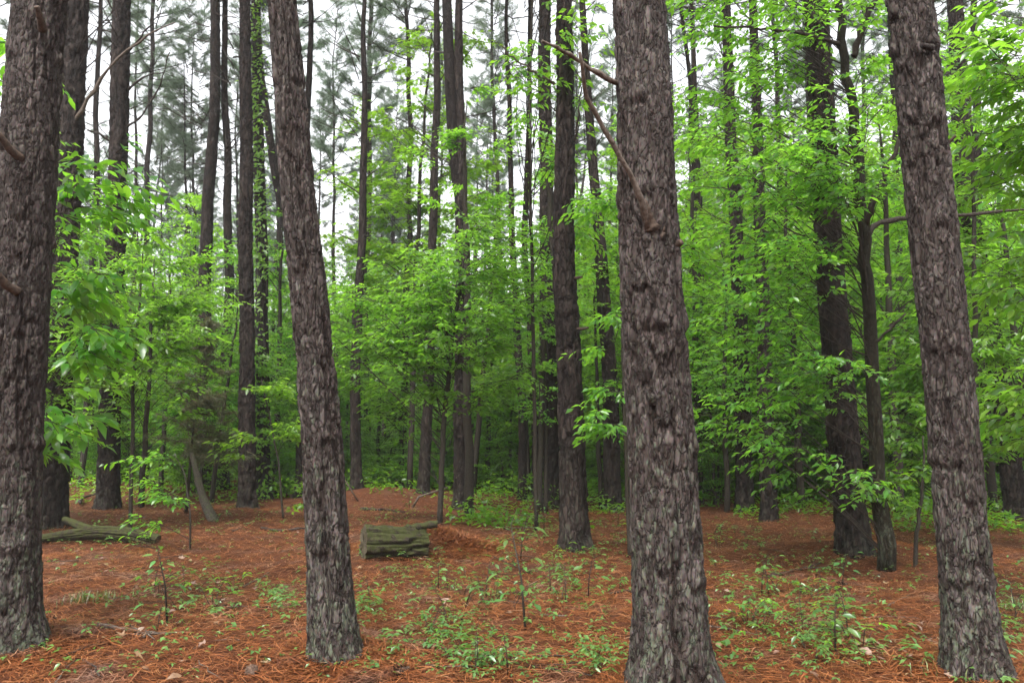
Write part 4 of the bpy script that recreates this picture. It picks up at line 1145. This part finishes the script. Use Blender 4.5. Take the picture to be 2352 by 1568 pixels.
make_log('log', 'short mossy branch lying across the left fallen log', [lp(148, 1192, 0, .25), lp(175, 1204, 0, .1), lp(205, 1216, 0, 0), lp(240, 1225, 0, -.05)], [.045, .06, .065, .05], 503, M_LOG, .14, rings=30, seg=24)
ys = on_ground(487, 1196)[1]
make_log('tree_stump', 'leaning grey broken snag in front of the cedar', [at_y(492, 1200, ys), at_y(478, 1170, ys), at_y(465, 1140, ys), at_y(452, 1090, ys), at_y(440, 1040, ys)], [.10, .085, .07, .06, .035], 504, M_SNAG, .14, rings=40, seg=24)
# second broken grey sticks by the mound
def stick(label, pts, r, dy=0., seed=0, mat=M_DEAD, lift=.02):
    P = []
    for (u, v) in pts:
        P.append(on_ground(u, v) + np.array([0, 0, lift]))
    P = np.array(P)
    base = P[0].copy(); n_ = 10; t = np.linspace(0, len(P) - 1, n_)
    Pi = np.stack([np.interp(t, range(len(P)), P[:, k]) for k in range(3)], 1)
    rg = np.random.default_rng(seed); Pi[1:-1, :2] += rg.normal(size=(n_ - 2, 2)) * r * .8
    m = MB(); m.tube(Pi - base, np.linspace(r, r * .45, n_) * (1 + .12 * rg.normal(size=n_)), 6)
    k = n_ // 2; e = (Pi[k + 1] - Pi[k]); e /= np.linalg.norm(e); lat = np.cross(e, [0, 0, 1.])
    m.tube(np.array([Pi[k], Pi[k] + e * r * 6 + lat * r * 6 + np.array([0, 0, r]), Pi[k] + e * r * 14 + lat * r * 9 + np.array([0, 0, r * .5])]) - base, [r * .5, r * .4, r * .2], 4)
    o = link('fallen_branch', m.mesh('fallen_branch', mat, True), loc=base)
    tag(o, label, 'branch')
stick('long thin fallen branch in the straw at the lower left', [(225, 1440), (300, 1452), (370, 1462), (440, 1456)], .018, seed=1)
stick('dark fallen branch lying left of the dark pine', [(1768, 1326), (1830, 1312), (1885, 1296)], .02, seed=2, mat=M_TWIG)
stick('dark fallen branch on the mound behind the cut log', [(830, 1170), (880, 1172), (930, 1178)], .035, seed=3, mat=M_TWIG)
stick('thin grey twig left of the right pine', [(2040, 1395), (2070, 1380), (2100, 1365)], .008, seed=4)
stick('twig lying just left of the thickest pine', [(1395, 1368), (1440, 1360), (1480, 1362)], .012, seed=5, mat=M_TWIG)
stick('thin twig in the straw between the thickest and right pine', [(1980, 1425), (2040, 1420), (2110, 1424)], .008, seed=6)
stick('dark twig on the straw left of the leaning pine', [(600, 1215), (650, 1222), (690, 1214)], .03, seed=7, mat=M_TWIG)
stick('curved dark branch at the foot of the second left pine', [(185, 1165), (200, 1148), (225, 1140)], .035, seed=8, mat=M_TWIG, lift=.1)
stick('thin pale twig beside the right pine foot', [(2140, 1520), (2155, 1500), (2165, 1480)], .007, seed=9)
stick('short twig in the straw in front of the leaning pine', [(560, 1350), (600, 1330), (625, 1312)], .008, seed=10)
tr_ = random.Random(66)
for k in range(46):
    u, v = tr_.uniform(120, 2330), 1205 + 365 * tr_.random() ** .9
    p = on_ground(u, v); a = tr_.uniform(0, 6.28); ln = tr_.uniform(.15, .55); r = tr_.uniform(.003, .008)
    P = []
    for t in np.linspace(-.5, .5, 6):
        x, y = p[0] + math.cos(a) * ln * t + tr_.gauss(0, .012), p[1] + math.sin(a) * ln * t + tr_.gauss(0, .012)
        P.append((x - p[0], y - p[1], float(gh(x, y)) - p[2] + .035))
    m = MB(); m.tube(np.array(P), np.linspace(r, r * .5, 6), 5)
    w = ur.choice([1, 2, 3, 4]); m.tube(np.array([P[w], (P[w][0] + tr_.gauss(0, .06), P[w][1] + tr_.gauss(0, .06), P[w][2] + .02)]), [r * .6, r * .3], 4)
    tag(link('twig', m.mesh('twig', M_TWIG if k % 2 else M_DEAD), loc=p), 'small broken twig on the straw ' + between(u), 'twig', 'small twigs ' + between(u))
# dead sticks leaning at the mound
for k, (pts, rr_, lab) in enumerate([([(825, 1150), (800, 1115), (782, 1085)], [.02, .016, .01], 'pale broken stick standing behind the leaning pine'),
                                    ([(945, 1165), (962, 1140), (1000, 1128), (1030, 1118)], [.03, .026, .02, .012], 'grey fallen limb propped up behind the cut log')]):
    Yk = on_ground(*pts[0])[1]; P = [at_y(u, v, Yk) for (u, v) in pts]; base = np.array(P[0]); P[0] = P[0] - np.array([0, 0, .04])
    m = MB(); m.tube(np.array(P) - base, rr_, 6); tag(link('fallen_branch', m.mesh('fallen_branch', M_DEAD, True), loc=base), lab, 'branch')

# ------------------------------------------------------------------ seedlings, grass, litter
def seedling(seed, h, nl, ls, mat, style):
    rng = np.random.default_rng(seed)
    st = MB(); L = Leaves()
    if style == 'upright':
        lean = rng.normal(size=2) * .15 * h
        P = np.array([(0, 0, -.02), (lean[0] * .3, lean[1] * .3, h * .5), (lean[0], lean[1], h)]); st.tube(P, [.004 + h * .004, .003 + h * .003, .0015], 5)
        for k in range(nl):
            f = .25 + .75 * (k + 1) / nl
            p = np.array([np.interp(f, [0, .5, 1], P[:, i]) for i in range(3)])
            az = k * 2.4 + rng.normal() * .4; pet = rng.uniform(.03, .14) * (.5 + h)
            e = np.array([math.cos(az), math.sin(az), rng.uniform(-.05, .5)])
            q = p + e * pet; st.tube(np.array([p, q]), [.002, .0012], 3, False)
            L.add(q, e + np.array([0, 0, -.35]), np.array([0, 0, 1.]) + rng.normal(size=3) * .25, ls * rng.uniform(.7, 1.2))
    else:
        for k in range(max(2, nl // 3)):                       # several little three-leaved stalks
            az = rng.uniform(0, 6.28); ln = h * rng.uniform(.6, 1.1)
            q = np.array([math.cos(az) * ln * .7, math.sin(az) * ln * .7, ln * rng.uniform(.5, .9)])
            st.tube(np.array([(0, 0, -.02), q * .5 + np.array([0, 0, ln * .15]), q]), [.003, .002, .0015], 3, False)
            for w in (-1, 0, 1):
                a2 = az + w * 1.3
                L.add(q, np.array([math.cos(a2), math.sin(a2), -.15 + rng.normal() * .15]), np.array([0, 0, 1.]) + rng.normal(size=3) * .25, ls * rng.uniform(.75, 1.15))
    p, d, n, s = L.arr()
    return st.mesh('stem', M_STEM), p, d, n, s, mat
SEED = [seedling(601, .16, 9, .055, M_HERB, 'tri'), seedling(602, .22, 9, .06, M_HERB, 'tri'), seedling(603, .28, 13, .07, M_HERB, 'upright'), seedling(604, .12, 12, .045, M_HERB, 'tri'), seedling(605, .40, 24, .055, M_HERB, 'upright'), seedling(606, .2, 12, .05, M_LIME, 'tri')]
SEED_JOIN = []
for (st, p, d, n_, s, mat) in SEED:
    V, T, Q = leaf_array(p, d, n_, s, LEAF_HI); SEED_JOIN.append(mesh_from('foliage', V, T, Q, mat))
def place_seedling(k, x, y, sc, rz, label, group, single):
    root = bpy.data.objects.new('seedling', None); COL.objects.link(root)
    root.location = (x, y, float(gh(x, y))); root.rotation_euler = (0, 0, rz); root.scale = (sc,) * 3
    tag(root, label, 'seedling', group)
    st, p, d, n_, s, mat = SEED[k]
    link('stem', st, root)
    if single:
        ms = leaf_mesh_for(mat, LEAF_HI, 'hi'); X, Yv, Zv = leaf_frames(p, d, n_)
        for i in range(len(p)):
            o = link('leaf', ms[i % 5], root)
            M = Matrix(((X[i, 0], Yv[i, 0], Zv[i, 0], 0), (X[i, 1], Yv[i, 1], Zv[i, 1], 0), (X[i, 2], Yv[i, 2], Zv[i, 2], 0), (0, 0, 0, 1)))
            o.matrix_basis = Matrix.Translation(Vector(p[i])) @ M @ Matrix.Scale(float(s[i]), 4)
    else:
        link('foliage', SEED_JOIN[k], root, kind='stuff')
    return root
sr = random.Random(33)
PATCH = [(1840, 1400, 130, 90, 44, 'in the green patch between the thickest and the right pine'), (1900, 1480, 90, 40, 14, 'at the near rim of the green patch left of the right pine'), (1110, 1370, 170, 80, 34, 'scattered in the straw left of the thickest pine'), (1330, 1340, 70, 60, 14, 'close left of the thickest pine'),
         (1010, 1470, 70, 45, 9, 'in the near straw right of the leaning pine'), (470, 1380, 90, 45, 10, 'in the straw left of the leaning pine foot'), (1120, 1535, 90, 22, 12, 'at the bottom edge in the middle'),
         (2290, 1440, 60, 90, 22, 'right of the right pine'), (1720, 1440, 60, 80, 10, 'just right of the thickest pine foot'), (280, 1225, 100, 30, 10, 'around the left fallen log'), (930, 1320, 70, 50, 10, 'in front of the cut log'), (900, 1185, 110, 25, 10, 'on the mound by the cut log'),
         (1200, 1240, 110, 40, 14, 'left of the paired middle trunks'), (1450, 1230, 80, 40, 8, 'behind the thickest pine'), (1720, 1250, 130, 40, 22, 'before the two slim pines'), (2100, 1240, 120, 40, 10, 'around the forked tree foot'), (560, 1200, 120, 30, 10, 'behind the leaning pine on the left'), (1380, 1520, 50, 40, 5, 'at the left foot of the thickest pine'),
         (640, 1385, 22, 22, 3, 'in a little clump left of the leaning pine'), (830, 1410, 30, 20, 2, 'right beside the leaning pine foot')]
for (cu, cv, ru, rv, n_, desc) in PATCH:
    for q in range(int(n_ * 1.0)):
        u = cu + sr.gauss(0, .55) * ru; v = cv + sr.gauss(0, .55) * rv
        if v > 1580 or v < 1150: continue
        p = on_ground_quick(u, v)
        place_seedling(sr.choice([0, 1, 3, 3, 0, 5, 2]), p[0], p[1], sr.uniform(.65, 1.35), sr.uniform(0, 6.28), 'small green seedling ' + desc, 'seedlings ' + desc, p[1] < 6.6)
def tiny_weeds():
    rng = np.random.default_rng(55); PV, PT, PQ, nn = [], [], [], 0
    for k in range(1900):
        if rng.uniform() < .65:
            c = PATCH[rng.integers(len(PATCH))]; u, v = c[0] + rng.normal() * c[2] * .9, c[1] + rng.normal() * c[3] * .9
        else: u, v = rng.uniform(0, 2352), rng.uniform(1190, 1570)
        if not 1165 < v < 1585: continue
        p = on_ground_quick(u, v); (st, lp_, ld, ln_, ls_, mt) = SEED[[0, 1, 3][rng.integers(3)]]
        m = rng.permutation(len(lp_))[:rng.integers(4, 9)]; sc = rng.uniform(.4, .95); a = rng.uniform(0, 6.28)
        R = np.array([[math.cos(a), -math.sin(a), 0], [math.sin(a), math.cos(a), 0], [0, 0, 1]])
        V, T, Q = leaf_array(lp_[m] * sc @ R.T + p + np.array([0, 0, .01]), ld[m] @ R.T, ln_[m] @ R.T, ls_[m] * sc * rng.uniform(.8, 1.3), LEAF_LO)
        PV.append(V); PT.append(T + nn); nn += len(V)
    o = link('tiny_weeds', mesh_from('tiny_weeds', np.concatenate(PV), np.concatenate(PT), None, M_HERB), kind='stuff')
    tag(o, 'tiny pale green weeds sprinkled all over the pine straw', 'weeds')
tiny_weeds()
# taller single seedlings
for (u, v, k, s, lab) in [(1208, 1450, 4, 2.0, 'tall thin seedling standing alone left of the thickest pine'), (385, 1440, 4, 1.6, 'thin dark stemmed seedling left of the leaning pine'), (360, 1455, 2, .8, 'dark green seedling at the foot of the thin stemmed one'),
                          (540, 1360, 5, 1.3, 'pale lime seedling left of the leaning pine'), (490, 1395, 5, 1.5, 'pale yellow green seedling beside a dry leaf'), (1250, 1240, 4, 1.5, 'seedling with lime top before the paired trunks'), (1620, 1560, 2, .8, 'seedling at the right foot of the thickest pine'),
                          (1195, 1290, 4, 1.5, 'leafy seedling standing right of the straw heap'), (1300, 1390, 4, .9, 'seedling with broad leaves near the thickest pine')]:
    p = on_ground(u, min(v, 1590)); place_seedling(k, p[0], p[1], s, sr.uniform(0, 6.28), lab, None, True)
    # a thing of its own needs no group
for o in bpy.data.objects:
    if o.get('group', 1) is None: del o['group']

def grass_tuft(u, v, n_, h, spread, label, seed):
    rng = np.random.default_rng(seed); p = on_ground(u, v); m = MB()
    for k in range(n_):
        az = rng.uniform(0, 6.28); r = abs(rng.normal()) * spread; b0 = np.array([math.cos(az) * r, math.sin(az) * r * .6, 0])
        b0[2] = gh(p[0] + b0[0], p[1] + b0[1]) - p[2]
        a2 = rng.uniform(0, 6.28); hh = h * rng.uniform(.5, 1.2); e = np.array([math.cos(a2), math.sin(a2), 0]) * hh * rng.uniform(.2, .8)
        s_ = np.array([-math.sin(a2), math.cos(a2), 0]) * .0022
        q1, q2 = b0 + e * .35 + np.array([0, 0, hh * .65]), b0 + e + np.array([0, 0, hh * .85])
        m.add([b0 - s_, b0 + s_, q1 - s_, q1 + s_, q2], [(2, 3, 4)], [(0, 1, 3, 2)])
    tag(link('grass_tuft', m.mesh('grass_tuft', M_GRASS), loc=p), label, 'grass')
grass_tuft(195, 1385, 130, .13, .14, 'small fresh grass tuft in the straw beside the left edge trunk', 1)
grass_tuft(2205, 1545, 150, .14, .16, 'yellowish grass tuft at the foot of the right pine', 2)
grass_tuft(2330, 1400, 120, .12, .2, 'grass tuft right of the right pine', 3)
grass_tuft(245, 1375, 60, .09, .12, 'sparse grass tuft right of the fresh one', 4)

# dry leaves
dm = []
for k in range(5):
    rg = np.random.default_rng(700 + k); src = LEAF_STAR if k < 2 else LEAF_HI
    tv = src[0].copy(); tv[:, 0] -= .4; tv[:, 2] += .35 * tv[:, 1] ** 2 * 3 + rg.normal(size=len(tv)) * .05; tv[:, 1] *= 1.25
    dm.append(mesh_from('dry_leaf', tv, src[1], src[2] if len(src[2]) else None, M_DRY))
dr = random.Random(44)
for k in range(130):
    u = dr.uniform(60, 2340); v = 1200 + 370 * dr.random() ** .8
    if k < 30: u, v = dr.gauss(500, 180), dr.gauss(1310, 50)
    elif k < 45: u, v = dr.gauss(2060, 60), dr.gauss(1490, 25)
    v = min(max(v, 1195), 1570)
    p = on_ground_quick(u, v)
    o = link('dry_leaf', dm[k % 5], loc=p + np.array([0, 0, .045]))
    o.rotation_euler = (dr.gauss(0, .25), dr.gauss(0, .25), dr.uniform(0, 6.28)); o.scale = (dr.uniform(.06, .12),) * 3
    side = 'right of the thickest pine' if u > 1540 else 'left of the leaning pine' if u < 760 else 'between the leaning and the thickest pine'
    tag(o, 'curled tan dry leaf lying in the straw ' + side, 'leaf', 'dry leaves ' + side)
# pine cones
def cone_mesh():
    m = MB(); m.tube(np.array([(0, 0, 0), (.05, 0, 0), (.09, 0, 0)]), [.012, .014, .004], 7)
    for k in range(46):
        t = k / 46; a = k * 2.4; r = .030 * math.sin(math.pi * min(1, .25 + .75 * (1 - t))) + .006; x = .004 + .085 * t
        e = np.array([.35, math.cos(a), math.sin(a)]); s_ = np.array([0, -math.sin(a), math.cos(a)]) * .007
        c = np.array([x, 0, 0]); q = c + e * r
        m.add([c - s_ * .5, c + s_ * .5, q + s_, q - s_, q + np.array([.004, 0, 0]) + e * .003], [(3, 2, 4)], [(0, 1, 2, 3)])
    return m.mesh('pine_cone', M_CONE)
cm = cone_mesh()
for (u, v, lab) in [(580, 1562, 'dark pine cone at the bottom edge left of the leaning pine'), (1222, 1318, 'pine cone in the straw before the paired trunks'), (1290, 1312, 'dark pine cone left of the paired trunk foot'), (1945, 1350, 'dark pine cone before the dark pine'), (940, 1548, 'pine cone in the near straw right of the leaning pine'), (130, 1430, 'pine cone right of the left edge trunk')]:
    p = on_ground(u, v); o = link('pine_cone', cm, loc=p + np.array([0, 0, .04])); o.rotation_euler = (0, .1, u); o.scale = (1.2,) * 3
    tag(o, lab, 'pine cone')

# ------------------------------------------------------------------ damp air between the trunks
def haze():
    x0, x1, y0, y1, z0, z1 = -405, 405, -405, 605, -4, 34
    V = [(x, y, z) for z in (z0, z1) for y in (y0, y1) for x in (x0, x1)]
    Q = [(0, 2, 3, 1), (4, 5, 7, 6), (0, 1, 5, 4), (2, 6, 7, 3), (0, 4, 6, 2), (1, 3, 7, 5)]
    m = bpy.data.materials.new('damp_air'); m.use_nodes = True; n = m.node_tree.nodes; n.clear()
    o = n.new('ShaderNodeOutputMaterial'); v = n.new('ShaderNodeVolumePrincipled')
    v.inputs['Color'].default_value = (.93, .96, 1.0, 1); v.inputs['Density'].default_value = .0006; v.inputs['Anisotropy'].default_value = .1
    m.node_tree.links.new(v.outputs[0], o.inputs['Volume'])
    ob = link('haze', mesh_from('haze', V, Q=Q, mat=m), kind='stuff')
    tag(ob, 'thin damp haze hanging in the air between the far trunks', 'haze')
haze()
